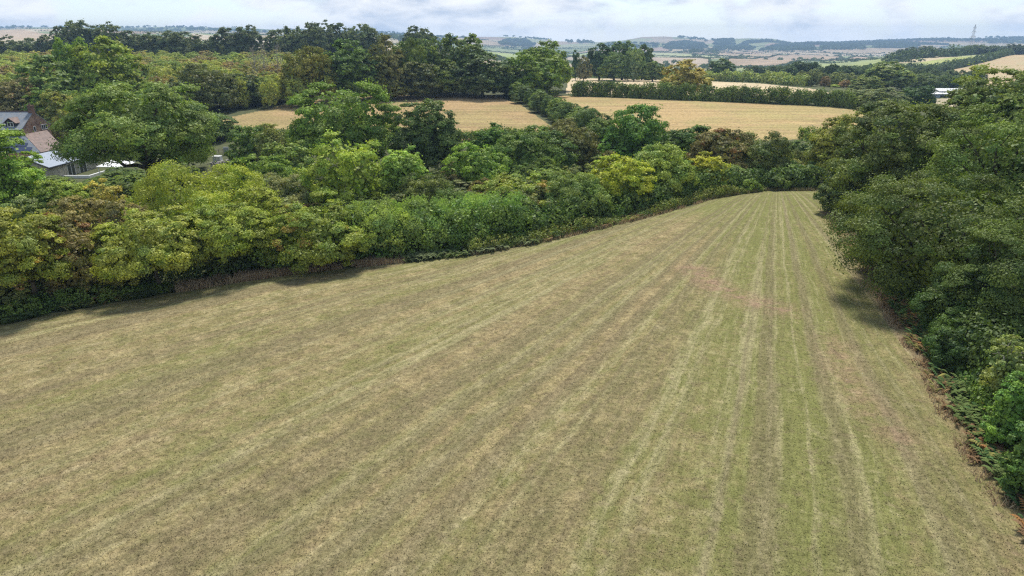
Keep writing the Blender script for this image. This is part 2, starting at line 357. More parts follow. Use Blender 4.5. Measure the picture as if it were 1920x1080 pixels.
def unit(v): return v / np.maximum(np.linalg.norm(v, axis=-1, keepdims=True), 1e-9)
def sphere_pts(rng, n): return unit(rng.normal(size=(n, 3)))
def leaves(rng, P, N, L, W, tint, tintb):
    n = len(P); t = unit(np.cross(N, sphere_pts(rng, n))); b = np.cross(N, t)
    L = np.asarray(L).reshape(-1, 1); W = np.asarray(W).reshape(-1, 1)
    v = np.stack([P - t * L * .5, P - b * W * .5 - t * L * .05, P + t * L * .5, P + b * W * .5 - t * L * .05], 1)
    f = np.arange(n * 4)
    return v.reshape(-1, 3), f, np.repeat(tint, 4), np.repeat(tintb, 4)
KIND = {  # lobes, lobe radius, clumps per lobe, clump radius, up bias, cover, leaf factor, vertical stretch
 'oak':    dict(n1=26, lr=.31, n2=10, cr=.125, up=.75, cover=1.75, lf=.95, gap=.12),
 'ash':    dict(n1=22, lr=.32, n2=9, cr=.12, up=.7, cover=1.3, lf=.95, gap=.18),
 'airy':   dict(n1=15, lr=.32, n2=7, cr=.12, up=.5, cover=.8, lf=1., gap=.38),
 'maple':  dict(n1=22, lr=.31, n2=10, cr=.12, up=.75, cover=1.5, lf=.95, gap=.10),
 'fine':   dict(n1=10, lr=.50, n2=26, cr=.10, up=.2, cover=1.5, lf=.72, gap=.05),
 'spiky':  dict(n1=14, lr=.38, n2=16, cr=.10, up=.25, cover=1.4, lf=.9, gap=.08),
 'bush':   dict(n1=15, lr=.38, n2=11, cr=.12, up=.6, cover=1.5, lf=.95, gap=.1),
 'poplar': dict(n1=12, lr=.40, n2=12, cr=.13, up=.35, cover=1.5, lf=.95, gap=.1),
}
def crown(seed, rx, h, zb, kind, leaf, cap=42000, ry=None, lean=0.):
    """leaf quads of one crown between zb and h, plus the lobe centres its limbs reach for"""
    rng = np.random.default_rng(seed); K = KIND[kind]; ry = ry or rx * rng.uniform(.85, 1.1)
    zc = zb + (h - zb) * (.40 if zb > .12 * h else .30); ru, rd = h - zc, zc - zb
    Rm = (rx * ry * (h - zb) * .5) ** (1 / 3.)
    n1 = K['n1']; g = np.arange(n1) + .5; ph = g * 2.39996 + rng.uniform(0, 6.28)
    cz = .93 - 1.55 * g / n1; cz = np.clip(cz + rng.normal(0, .07, n1), -.85, 1); s = np.sqrt(np.maximum(0, 1 - cz ** 2))
    D = np.stack([s * np.cos(ph), s * np.sin(ph), cz], 1) + rng.normal(0, .10, (n1, 3)); D = unit(D)
    lr = K['lr'] * Rm * rng.uniform(.72, 1.22, n1)
    env = np.stack([np.full(n1, rx), np.full(n1, ry), np.where(D[:, 2] > 0, ru, rd)], 1)
    lr = np.where(D[:, 2] > .7, np.maximum(lr, K['lr'] * Rm), lr); push = np.where(D[:, 2] > .7, rng.uniform(.90, 1.0, n1), rng.uniform(.84, 1.05, n1))[:, None]
    LC = D * np.maximum(env - lr[:, None], env * .25) * push; LC[:, 2] += zc
    LC[:, 0] += lean * (LC[:, 2] - zb)
    # clumps on the lobes
    n2 = K['n2']; cd = sphere_pts(rng, n1 * n2 * 3).reshape(n1, n2 * 3, 3)
    out = unit(D + np.array([0, 0, .35])); dt = (cd * out[:, None]).sum(-1)
    od = np.argsort(-dt - rng.uniform(0, .9, dt.shape), 1)[:, :n2]; cd = np.take_along_axis(cd, od[..., None], 1)
    CC = LC[:, None] + cd * lr[:, None, None] * rng.uniform(.72, 1.05, (n1, n2, 1)); CD = unit(cd + .5 * out[:, None])
    CC = CC.reshape(-1, 3); CD = CD.reshape(-1, 3)
    keep = (rng.uniform(size=len(CC)) > K['gap']) & (CC[:, 2] > zb * .9); CC, CD = CC[keep], CD[keep]
    CR = K['cr'] * Rm * rng.uniform(.6, 1.6, len(CC)) * 1.2
    lobe_t = rng.uniform(0, 1, n1).repeat(n2)[keep]
    ct = np.clip(.5 * rng.uniform(0, 1, len(CC)) + .5 * lobe_t, 0, 1); cb = np.clip(.3 * lobe_t + .7 * rng.uniform(0, 1, len(CC)), 0, 1)
    leaf *= K['lf']; area = 4 * math.pi * ((rx * ry) + (rx + ry) * .5 * (h - zb)) / 2.4
    n = int(min(cap, K['cover'] * area / (.5 * leaf * leaf * .66)))
    wgt_ = CR ** 2; pk = rng.choice(len(CC), n, p=wgt_ / wgt_.sum())
    d = unit(sphere_pts(rng, n) + .75 * CD[pk] + np.array([0, 0, K['up']]))
    rad = CR[pk] * (rng.uniform(.25, 1.06, n) ** .6)
    rad = rad * np.where(rng.uniform(size=n) < .12, rng.uniform(1., 1.7, n), 1.); P = CC[pk] + d * rad[:, None] * np.array([1.15, 1.15, .72]); N = unit(d + .5 * sphere_pts(rng, n))
    L = leaf * rng.uniform(.65, 1.4, n); W = L * rng.uniform(.5, .8, n)
    tt = np.clip(.55 * ct[pk] + .45 * rng.uniform(0, 1, n), 0, 1); tbb = np.clip(cb[pk] + rng.normal(0, .05, n), 0, 1)
    if kind == 'spiky':                       # upright shoots along the top
        m = int(n * .30); q = rng.choice(n, m); hh = rng.uniform(0, 1, m) * .16 * (h - zb)
        up = (CD[pk[q], 2] > -.1); P2 = P[q] + np.stack([rng.normal(0, .04, m), rng.normal(0, .04, m), hh * up], 1)
        P[q] = P2; N[q] = unit(sphere_pts(rng, m) * np.array([1, 1, .25]))
        sh = unit(rng.normal(size=(m, 3)) * .25 + np.array([0, 0, 1.])); 
    # larger leaves deeper in, so the crown is not hollow
    m = int(n * .16); dd = sphere_pts(rng, m); rr_ = rng.uniform(.2, .78, m)[:, None]
    e2 = np.stack([np.full(m, rx), np.full(m, ry), np.where(dd[:, 2] > 0, ru, rd)], 1); PI_ = dd * e2 * rr_; PI_[:, 2] += zc; PI_[:, 0] += lean * (PI_[:, 2] - zb)
    P = np.concatenate([P, PI_]); N = np.concatenate([N, unit(dd + .8 * sphere_pts(rng, m))])
    L = np.concatenate([L, leaf * rng.uniform(1.6, 2.6, m)]); W = np.concatenate([W, leaf * rng.uniform(1.2, 1.8, m)])
    tt = np.concatenate([tt, rng.uniform(.2, .7, m)]); tbb = np.concatenate([tbb, rng.uniform(.1, .5, m)])
    q = np.percentile(P[:, 2], 99.7); P[:, 2] *= h / q; e_ = np.percentile(np.abs(P[:, 0] - lean * (P[:, 2] - zb)), 99.); fx_ = rx / e_; P[:, 0] *= fx_; P[:, 1] *= fx_
    sc3 = np.array([fx_, fx_, h / q]); LC = LC * sc3; CC = CC * sc3
    ok = P[:, 2] > .05
    return leaves(rng, P[ok], N[ok], L[ok], W[ok], tt[ok], tbb[ok]), LC, CC, zc
def tubes(segs, sides=6):
    """segs: (p0, p1, r0, r1) -> quads"""
    P0 = np.array([s_[0] for s_ in segs], float); P1 = np.array([s_[1] for s_ in segs], float); r0 = np.array([s_[2] for s_ in segs]); r1 = np.array([s_[3] for s_ in segs])
    d = unit(P1 - P0); ref = np.where(np.abs(d[:, 2:3]) > .9, np.array([[1., 0, 0]]), np.array([[0., 0, 1]])); a = unit(np.cross(d, ref)); b = np.cross(d, a)
    th = np.arange(sides) / sides * 2 * math.pi; ring = a[:, None] * np.cos(th)[None, :, None] + b[:, None] * np.sin(th)[None, :, None]
    v = np.concatenate([P0[:, None] + ring * r0[:, None, None], P1[:, None] + ring * r1[:, None, None]], 1)
    i = np.arange(sides); j = (i + 1) % sides; q = np.stack([i, j, j + sides, i + sides], 1).ravel()
    f = (q[None] + (np.arange(len(segs)) * 2 * sides)[:, None]).ravel()
    return v.reshape(-1, 3), f
def limb(rng, a, b, r0, r1, n=4, bend=.12):
    a, b = np.array(a, float), np.array(b, float); L = np.linalg.norm(b - a); pts = [a + (b - a) * t + (rng.normal(0, bend * L * .35, 3) if 0 < t < 1 else 0) + np.array([0, 0, -.10 * L * math.sin(t * math.pi)]) for t in np.linspace(0, 1, n + 1)]
    return [(pts[i], pts[i + 1], r0 + (r1 - r0) * i / n, r0 + (r1 - r0) * (i + 1) / n) for i in range(n)]
def skeleton(seed, rx, h, zb, LC, CC, twigs=40, thick=1.):
    rng = np.random.default_rng(seed + 7); r0 = max(.10, .028 * h) * thick; fork = np.array([0, 0, max(.25 * h, zb * .9)]) + rng.normal(0, .02 * h, 3)
    s = limb(rng, (0, 0, -.4), fork, r0 * 1.25, r0 * .85, 4, .05); top = np.array([*(LC[:, :2].mean(0) * .5), h * .68]); s += limb(rng, fork, top, r0 * .8, r0 * .25, 4, .08)
    for c in LC:
        t = rng.uniform(0, .6) if c[2] > fork[2] else 0.; st = fork + (top - fork) * t; s += limb(rng, st, c, r0 * (.5 - .3 * t), r0 * .12, 4)
    if len(CC):
        for c in CC[rng.choice(len(CC), min(twigs, len(CC)), replace=False)]:
            l_ = LC[np.argmin(((LC - c) ** 2).sum(1))]; s += limb(rng, l_, c, r0 * .12, r0 * .04, 2)
    return tubes(s)
def loc_of(px, top, hw, Y, bot=None):
    z = CAMH + slope(top) * Y; zg = float(terrain((px - 960) / FPX * Y / 1.0, Y))
    for _ in range(3):
        zm = (z + zg) / 2; dc = Y * math.cos(PITCH) + (CAMH - zm) * math.sin(PITCH); x = (px - 960) / FPX * dc; zg = float(terrain(x, Y))
    return x, zg, z - zg, hw * dc / FPX
SEED = [100]
def rgb(c): return (c[0], c[1], c[2], 1.)
def near_tree(name, px, top, hw, Y, kind, c, label, cat='tree', cb=.12, alpha=1.2, lean=0., leaf=None, thick=1., bark=None, group=None, cap=62000):
    x, zg, h, r = loc_of(px, top, hw, Y); r *= 1.08; h = max(h, 1.2); SEED[0] += 1; sd_ = SEED[0]
    lf = leaf or max(.13, .0031 * Y)
    (v, f, ti, tb), LC, CC, zc = crown(sd_, r, h, cb * h, kind, lf, cap, lean=lean)
    root = empty(name, (x, Y, zg), label=label, cat=cat, group=group)
    cr = link('crown', raw_mesh('crown', v, f, 4, M_FOL, {'tint': ti, 'tintb': tb}), root); cr.color = (*c, alpha)
    v, f = skeleton(sd_, r, h, cb * h, LC, CC, 50, thick); link('trunk' if cat == 'tree' else 'stem', raw_mesh('trunk', v, f, 4, bark or M_BARK, smooth=True), root)
    return root
# shared prototypes for everything farther off (unit: radius 5, height 10)
PROTO = {}
def proto(kind, i, lod):
    key = (kind, i, lod)
    if key not in PROTO:
        leaf, cap = ((.42, 15000), (.62, 6000), (1.4, 900))[lod]
        (v, f, ti, tb), LC, CC, zc = crown(5000 + hash_(kind) + i * 13, 5., 10., {'poplar': .4, 'oak': .5, 'ash': .9}.get(kind, .25), kind, leaf, cap)
        tv, tf = skeleton(77 + i, 5., 10., 1., LC, CC, 25)
        PROTO[key] = (raw_mesh('crown', v, f, 4, M_FOL, {'tint': ti, 'tintb': tb}), raw_mesh('trunk', tv, tf, 4, M_BARK, smooth=True))
    return PROTO[key]
def hash_(s_): return sum(ord(c) * (i + 3) for i, c in enumerate(s_))
NP = [0]
def far_tree(name, x, Y, h, r, kind, c, label, cat='tree', alpha=1.2, group=None, lod=None, zoff=0., parts=True):
    NP[0] += 1; lod = lod if lod is not None else (0 if Y < 260 else 1 if Y < 700 else 2)
    cm, tm = proto(kind, NP[0] % 4, lod); rng = random.Random(NP[0]); rz = rng.uniform(0, 6.28)
    s = (r / 5 * rng.uniform(.95, 1.05), r / 5 * rng.uniform(.95, 1.05), h / 10.)
    zg = float(terrain(x, Y)) + zoff
    root = empty(name, (x, Y, zg), rz, label=label, cat=cat, group=group)
    cr = link('crown', cm, root); cr.scale = s; j = rng.uniform(.88, 1.12); cr.color = (c[0] * j, c[1] * j, c[2] * j, alpha)
    tk = link('trunk' if cat == 'tree' else 'stem', tm, root); tk.scale = s
    return root
def mid_tree(name, px, top, hw, Y, kind, c, label, cat='tree', **kw):
    x, zg, h, r = loc_of(px, top, hw, Y); return far_tree(name, x, Y, max(h, 1.), r, kind, c, label, cat, **kw)

DK = (.062, .085, .032); OAK = (.085, .115, .042); MID = (.105, .15, .045); BR = (.15, .24, .055); LIME = (.27, .29, .05); YG = (.30, .28, .055); OLV = (.13, .135, .05); GREY = (.15, .175, .095); RUST = (.20, .125, .055)
BLU = (.075, .11, .065); GOLD = (.42, .34, .07)
NEAR = [
 # --- hedge row along the left edge of the meadow, left to right
 ('maple_tree', 40, 396, 86, 52, 'maple', (.18, .20, .05), 'yellow green field maple at the far left end of the meadow hedge', dict(cb=.24, alpha=.93)),
 ('hawthorn_tree', 130, 400, 60, 55, 'bush', (.14, .125, .06), 'brown tinged hawthorn between the two yellow green maples of the hedge', dict(cb=.02, alpha=.82)),
 ('maple_tree', 285, 393, 100, 57.5, 'maple', (.205, .235, .065), 'pale lime field maple in the hedge below the round yellow tree', dict(cb=.22)),
 ('hazel_bush', 205, 450, 56, 57, 'bush', (.15, .16, .05), 'low dull green bush under the left of the pale lime maple', dict(cb=0., cat='shrub', alpha=.9)),
 ('hazel_tree', 430, 385, 82, 61.5, 'maple', (.165, .205, .05), 'yellow green hazel in the hedge directly below the round yellow tree', dict(cb=.2)),
 ('hawthorn_tree', 595, 368, 88, 64, 'maple', (.155, .195, .05), 'hedge tree with brown and bright green patches beside the grey willow bushes', dict(cb=.03, alpha=.85)),
 ('willow_bush', 705, 374, 62, 68, 'spiky', (.19, .25, .10), 'feathery grey green willow bush leftmost of the upright row over the hedge', dict(cb=.1, cat='shrub')),
 ('willow_bush', 790, 370, 58, 70, 'spiky', (.17, .24, .10), 'feathery willow bush second from the left in the upright row', dict(cb=.1, cat='shrub')),
 ('willow_bush', 870, 366, 58, 73, 'spiky', (.16, .235, .10), 'feathery willow bush third from the left in the upright row', dict(cb=.08, cat='shrub')),
 ('willow_bush', 935, 362, 48, 76, 'spiky', (.16, .235, .10), 'feathery willow bush rightmost in the upright row', dict(cb=.06, cat='shrub')),
 ('hawthorn_tree', 965, 328, 80, 82, 'bush', (.18, .22, .065), 'broad hawthorn with a few brown twigs behind the willow bushes', dict(cb=.02, alpha=.85)),
 ('blackthorn_tree', 1075, 326, 62, 82, 'fine', (.135, .185, .075), 'rounded dark grey green tree left of the lime yellow tree', dict(cb=.02)),
 ('lime_tree', 1160, 293, 62, 88, 'maple', (.235, .27, .045), 'bright lime yellow tree in the hedge above the bend of the meadow', dict(cb=.03)),
 ('willow_tree', 1245, 270, 56, 94, 'poplar', (.19, .245, .085), 'pale green upright willow right of the lime yellow tree', dict(cb=.02)),
 ('hazel_tree', 1325, 287, 40, 100, 'ash', (.235, .245, .045), 'small tree with a bright yellow top at the far end of the hedge', dict(cb=.02)),
 ('hazel_bush', 1310, 335, 46, 97, 'bush', (.14, .21, .05), 'low green bush under the small yellow topped tree', dict(cb=0, cat='shrub')),
 ('hazel_bush', 1385, 328, 36, 101, 'bush', (.12, .18, .055), 'low green bush left of the dark corner of the meadow', dict(cb=0, cat='shrub')),
 ('thorn_tree', 1352, 243, 58, 112, 'oak', (.13, .12, .06), 'rust brown tree beside the grey green round one beyond the meadow end', dict(cb=.1, alpha=.78)),
 ('sallow_tree', 1420, 247, 62, 110, 'fine', (.12, .145, .06), 'round grey green tree right of the rust brown one', dict(cb=.03)),
 ('holly_tree', 1300, 238, 52, 122, 'oak', (.07, .115, .042), 'dark green tree left behind the rust brown one', dict(cb=.05)),
 ('sallow_bush', 1490, 300, 52, 106, 'bush', (.085, .13, .045), 'dark low bush in the far corner of the meadow', dict(cb=0, cat='shrub')),
 ('sallow_bush', 1450, 312, 42, 104, 'bush', (.085, .125, .045), 'dark low bush left of the one in the far meadow corner', dict(cb=0, cat='shrub')),
 # --- second row
 ('ash_tree', 8, 236, 70, 82, 'ash', (.15, .23, .05), 'bright green ash at the left frame edge in front of the stone house', dict(cb=.12)),
 ('ash_tree', 272, 156, 120, 104, 'oak', (.13, .18, .065), 'huge spreading ash with dark forked limbs in front of the annex', dict(cb=.34, thick=1.5)),
 ('ash_tree', 378, 301, 122, 74, 'fine', (.205, .24, .05), 'large round yellow topped tree below the garden', dict(cb=.05)),
 ('ash_tree', 480, 352, 60, 68, 'maple', (.18, .215, .05), 'yellow green tree on the lower right of the round yellow tree', dict(cb=.03)),
 ('birch_tree', 205, 336, 42, 78, 'airy', (.27, .245, .075), 'small golden leaved tree just left of the round yellow tree', dict(cb=.15, bark=True)),
 ('elder_tree', 150, 372, 62, 68, 'bush', (.16, .145, .07), 'brown and grey mottled thicket tree left of the round yellow tree', dict(cb=.02, alpha=.95)),
 ('elder_tree', 250, 378, 50, 66, 'bush', (.15, .135, .07), 'brownish thicket tree between the golden tree and the pale lime maple', dict(cb=.02, alpha=.82)),
 ('elder_tree', 45, 372, 55, 70, 'bush', (.14, .18, .085), 'grey green thicket tree behind the leftmost yellow green maple', dict(cb=.02)),
 ('hazel_tree', 120, 338, 50, 82, 'bush', (.16, .21, .055), 'green thicket tree below the corner of the annex wall', dict(cb=.02)),
 ('sallow_tree', 520, 328, 62, 88, 'fine', (.15, .165, .10), 'dull grey round sallow right of the large yellow topped tree', dict(cb=.02)),
 ('ash_tree', 655, 252, 92, 92, 'airy', (.195, .25, .06), 'open crowned lime green ash with pale bare limbs showing', dict(cb=.12, bark=True, thick=1.1)),
 ('ash_tree', 757, 276, 40, 92, 'ash', (.20, .29, .09), 'small very bright green tree right of the open crowned ash', dict(cb=.2)),
 ('sallow_tree', 805, 325, 52, 88, 'fine', (.10, .125, .055), 'dark olive domed sallow behind the willow bushes', dict(cb=.02)),
 ('thorn_bush', 905, 336, 28, 92, 'bush', (.14, .10, .05), 'small brown bush right of the dark olive dome', dict(cb=0, cat='shrub', alpha=.8)),
 ('hazel_tree', 895, 268, 58, 108, 'bush', (.13, .20, .05), 'mid green tree right of the dark tree in the middle', dict(cb=.02)),
 ('ash_tree', 643, 156, 98, 128, 'ash', (.135, .20, .055), 'largest bright green ash with a domed top before the golden field', dict(cb=.1, thick=.9)),
 ('alder_tree', 800, 190, 62, 124, 'oak', (.075, .11, .05), 'dark green tree right of the largest bright green ash', dict(cb=.05)),
 ('holly_tree', 925, 232, 46, 132, 'oak', (.07, .125, .032), 'glossy dark green tree on the lower edge of the left golden field', dict(cb=.03)),
 ('oak_tree', 1000, 240, 72, 116, 'oak', (.085, .13, .045), 'dark rounded oak in the middle row behind the hedge', dict(cb=.04)),
 ('sallow_tree', 1068, 226, 56, 126, 'fine', (.12, .125, .065), 'dull olive grey tree right behind the dark rounded oak', dict(cb=.04)),
 ('lime_tree', 1195, 199, 56, 124, 'poplar', (.085, .15, .045), 'vivid green domed tree before the right golden field', dict(cb=.02)),
 ('lime_tree', 1150, 250, 30, 121, 'bush', (.11, .20, .055), 'low vivid green side bush at the left foot of the domed tree', dict(cb=.02, cat='shrub')),
 ('hazel_tree', 540, 268, 50, 112, 'bush', (.14, .19, .07), 'soft green tree left of the largest bright green ash', dict(cb=.02)),
 ('hazel_tree', 520, 232, 40, 134, 'fine', (.15, .17, .08), 'grey green tree at the lower left of the golden field', dict(cb=.02)),
 ('hazel_bush', 470, 236, 38, 136, 'bush', (.10, .15, .045), 'dark green bush beside the garden under the golden field', dict(cb=0, cat='shrub')),
 ('hazel_bush', 485, 290, 60, 104, 'bush', (.13, .19, .045), 'green bush right of the garden rubble heap', dict(cb=0, cat='shrub')),
 ('hazel_bush', 570, 322, 50, 92, 'bush', (.11, .17, .045), 'shaded green bush left of the open crowned ash', dict(cb=0, cat='shrub')),
 ('hazel_tree', 1265, 258, 40, 120, 'bush', (.09, .13, .045), 'dark bush right of the vivid green dome', dict(cb=0, cat='shrub')),
 # --- big trees along the right edge
 ('oak_tree', 1585, 207, 62, 108, 'oak', (.17, .185, .055), 'oak with a yellowing crown farthest along the right edge of the meadow', dict(cb=.06)),
 ('oak_tree', 1700, 192, 128, 84, 'oak', (.092, .12, .045), 'broad dark oak second along the right meadow edge', dict(cb=.08, thick=1.2)),
 ('oak_tree', 1590, 330, 52, 84, 'oak', (.095, .125, .05), 'lower oak hanging over the meadow below the yellowing one', dict(cb=.04)),
 ('oak_tree', 1610, 308, 42, 92, 'maple', (.20, .21, .05), 'small yellow green oak at the far right corner of the meadow', dict(cb=.04)),
 ('oak_tree', 1895, 176, 138, 66, 'oak', (.10, .145, .045), 'tall oak at the right frame edge above the nearest oak', dict(cb=.05, thick=1.3)),
 ('oak_tree', 1770, 335, 185, 54, 'oak', (.078, .105, .034), 'nearest and widest dark oak leaning over the right meadow edge', dict(cb=.10, thick=1.5)),
 ('oak_tree', 1700, 395, 75, 60, 'oak', (.075, .11, .045), 'dark drooping oak bough tree in front of the second oak', dict(cb=.04)),
 ('oak_tree', 1905, 420, 120, 45, 'oak', (.068, .10, .032), 'dark green oak low at the right frame edge', dict(cb=.03)),
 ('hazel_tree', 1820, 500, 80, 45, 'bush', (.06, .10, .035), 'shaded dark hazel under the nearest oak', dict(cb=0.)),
 ('oak_tree', 1860, 128, 88, 112, 'oak', (.12, .155, .048), 'olive green oak behind the tall oak at the right frame edge', dict(cb=.05)),
 ('oak_tree', 1790, 178, 56, 112, 'oak', (.11, .13, .048), 'dull green oak behind the dark second oak', dict(cb=.05)),
 ('apple_tree', 1888, 632, 40, 34.5, 'airy', (.17, .20, .08), 'small pale green tree standing over the bracken on the right', dict(cb=.2, bark=True)),
 ('hazel_bush', 1900, 700, 40, 31, 'bush', (.11, .19, .055), 'green bush in the bracken below the small pale tree', dict(cb=0, cat='shrub')),
 ('hazel_bush', 1925, 790, 36, 27, 'bush', (.09, .15, .05), 'dark green bush at the right frame edge above the lowest bracken', dict(cb=0, cat='shrub')),
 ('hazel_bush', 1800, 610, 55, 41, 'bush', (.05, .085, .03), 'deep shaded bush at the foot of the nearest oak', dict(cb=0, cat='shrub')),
]
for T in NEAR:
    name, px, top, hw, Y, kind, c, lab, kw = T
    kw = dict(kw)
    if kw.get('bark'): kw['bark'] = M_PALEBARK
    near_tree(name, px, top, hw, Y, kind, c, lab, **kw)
# leafy base of the meadow hedge: one continuous hedgerow thing on each side
def hedge(name, pts, width, height, leaf, c, label, n=None, alpha=1.2, cat='hedge', shoots=.2, group=None, kind='hedge', jit=.25, cover=1.5):
    SEED[0] += 1; rng = np.random.default_rng(SEED[0]); P = np.array(pts, float); seg = np.hypot(*(P[1:] - P[:-1]).T); cum = np.concatenate([[0], np.cumsum(seg)]); L = cum[-1]
    at = lambda s_: np.stack([np.interp(s_, cum, P[:, 0]), np.interp(s_, cum, P[:, 1])], -1)
    cr = .30 * min(width, height); nc_ = int(L * (width + 2 * height) / (cr * cr * .8)); s0 = rng.uniform(0, L, nc_); q = at(s0); dq = unit(at(s0 + .3) - at(s0 - .3)); nrm = np.stack([dq[:, 1], -dq[:, 0]], 1)
    ph = rng.uniform(-1.25, 1.25, nc_) * math.pi / 2; hv = height * (1 + jit * (np.sin(s0 / 2.3 + SEED[0]) * .5 + np.sin(s0 / 5.1) * .5) + rng.normal(0, .05, nc_))
    se = np.sign(np.sin(ph)) * np.abs(np.sin(ph)) ** .6; ce = np.abs(np.cos(ph)) ** .6
    off = se * (width / 2 - cr * .6); zz = np.where(np.abs(ph) > 1.5, rng.uniform(0, .6, nc_) * hv, ce * (hv - cr * .6)); zz = np.where(rng.uniform(size=nc_) < .5, rng.uniform(.0, 1, nc_) * zz, zz)
    CCx = np.concatenate([q + nrm * off[:, None], zz[:, None]], 1); out = unit(np.concatenate([nrm * se[:, None], (ce + .15)[:, None]], 1))
    ct = rng.uniform(0, 1, nc_); area = L * (width + 2 * height); n = n or int(min(60000, cover * area / (.33 * leaf * leaf)))
    pk = rng.integers(0, nc_, n); d = unit(sphere_pts(rng, n) + .7 * out[pk]); Pp = CCx[pk] + d * (cr * rng.uniform(.3, 1.15, n) ** .7)[:, None]
    if shoots: Pp[:, 2] += (rng.uniform(size=n) < shoots) * rng.uniform(0, .22, n) * height * (out[pk, 2] > .5)
    Pp[:, 2] = np.maximum(Pp[:, 2], .05); Pp[:, 2] += terrain(Pp[:, 0], Pp[:, 1]); Nn = unit(d + .6 * sphere_pts(rng, n)); Ls = leaf * rng.uniform(.65, 1.4, n)
    c0 = at(0.); z0 = float(terrain(c0[0], c0[1])); Pp -= np.array([c0[0], c0[1], z0])
    v, f, ti, tb = leaves(rng, Pp, Nn, Ls, Ls * .66, np.clip(.55 * ct[pk] + .45 * rng.uniform(0, 1, n), 0, 1), np.clip(.6 * ct[pk] + .4 * rng.uniform(0, 1, n), 0, 1))
    o = link(name, raw_mesh(name, v, f, 4, M_FOL, {'tint': ti, 'tintb': tb}), None, (c0[0], c0[1], z0)); o.color = (*c, alpha); return tag(o, label, cat, group)
def off_line(P, d):
    P = np.array(P, float); t = unit(np.gradient(P, axis=0)); return [tuple(p) for p in P + np.stack([-t[:, 1], t[:, 0]], 1) * d]
LEo = off_line(LEFT_EDGE, 3.0)
hedge('hedge', off_line(LEFT_EDGE, 4.2)[:6], 3.4, 3.0, .24, (.06, .09, .034), 'leafy base of the hedge along the meadow under the yellow maples', alpha=.97)
hedge('hedge', LEo[5:10], 3.2, 3.8, .27, (.085, .135, .045), 'tall dark green ivy covered hedge below the feathery willow bushes', shoots=.1)
hedge('hedge', LEo[9:15], 3.2, 2.6, .34, (.075, .115, .045), 'low dark hedge round the far end of the meadow', alpha=.95)
REo = off_line(RIGHT_EDGE[:8], 3.4)
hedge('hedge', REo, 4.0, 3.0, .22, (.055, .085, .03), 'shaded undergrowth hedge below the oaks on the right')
hedge('hedge', [(x + 3, y - 2) for x, y in off_line(RIGHT_EDGE[3:9], 4.5)], 4.0, 2.2, .16, (.07, .125, .045), 'bramble hedge behind the bracken on the right', alpha=.95)

# filler shrubs between the rows on the left
rng = np.random.default_rng(3)
LEarr = np.array(LEFT_EDGE)
cnt = 0
for i in range(900):
    Y = rng.uniform(50, 150); px = rng.uniform(-60, 1540); u = (px - 960) / FPX * .97; x = u * Y
    ye = np.interp(x, LEarr[:, 0], LEarr[:, 1])
    if Y < ye + 5.5 or Y > ye + 62 or cnt >= 175: continue
    if Y > 104 and px < 520 : continue
    if Y > 138 and px < 1120: continue
    if px > 1120 and Y > 132: continue
    h = rng.uniform(2.5, 4.6) * (.85 if Y > 88 and px < 520 else 1); r = rng.uniform(1.8, 3.0); c = [(.10, .15, .045), (.13, .18, .05), (.13, .12, .06), (.085, .12, .045), (.15, .17, .08)][ci_ := int(rng.integers(5))]
    far_tree('thicket_bush', x, Y, h, r, ('bush', 'fine', 'maple')[rng.integers(3)], c, ('green thicket bush', 'bright green thicket bush', 'brownish thicket bush', 'dark green thicket bush', 'grey green thicket bush')[ci_] + ' filling a gap between the trees left of the meadow', 'shrub', group='thicket bushes between the tree rows', lod=0, alpha=.92); cnt += 1

for px, top, Y, c in ((70, 345, 108, (.12, .17, .05)), (112, 338, 112, (.14, .19, .06)), (150, 343, 113, (.11, .15, .05)), (188, 340, 112, (.14, .19, .055)), (228, 340, 110, (.10, .14, .05)), (262, 342, 112, (.12, .17, .05)), (90, 362, 98, (.15, .19, .06)), (180, 360, 98, (.13, .17, .06)), (30, 350, 104, (.11, .16, .05)), (188, 331, 120, (.10, .15, .05)), (212, 322, 121, (.09, .13, .045)), (240, 324, 120, (.12, .17, .05)), (318, 318, 119, (.10, .14, .045)), (345, 306, 121, (.12, .16, .055)), (100, 330, 121, (.11, .15, .05)), (232, 312, 128, (.08, .12, .04)), (300, 330, 114, (.12, .16, .06))):
    NEAR_X = loc_of(px, top, 34, Y); far_tree('garden_bush', NEAR_X[0], Y, max(NEAR_X[2], 1.2), NEAR_X[3], 'bush', c, 'green garden bush below the annex wall', 'shrub', group='garden bushes below the annex', lod=0)
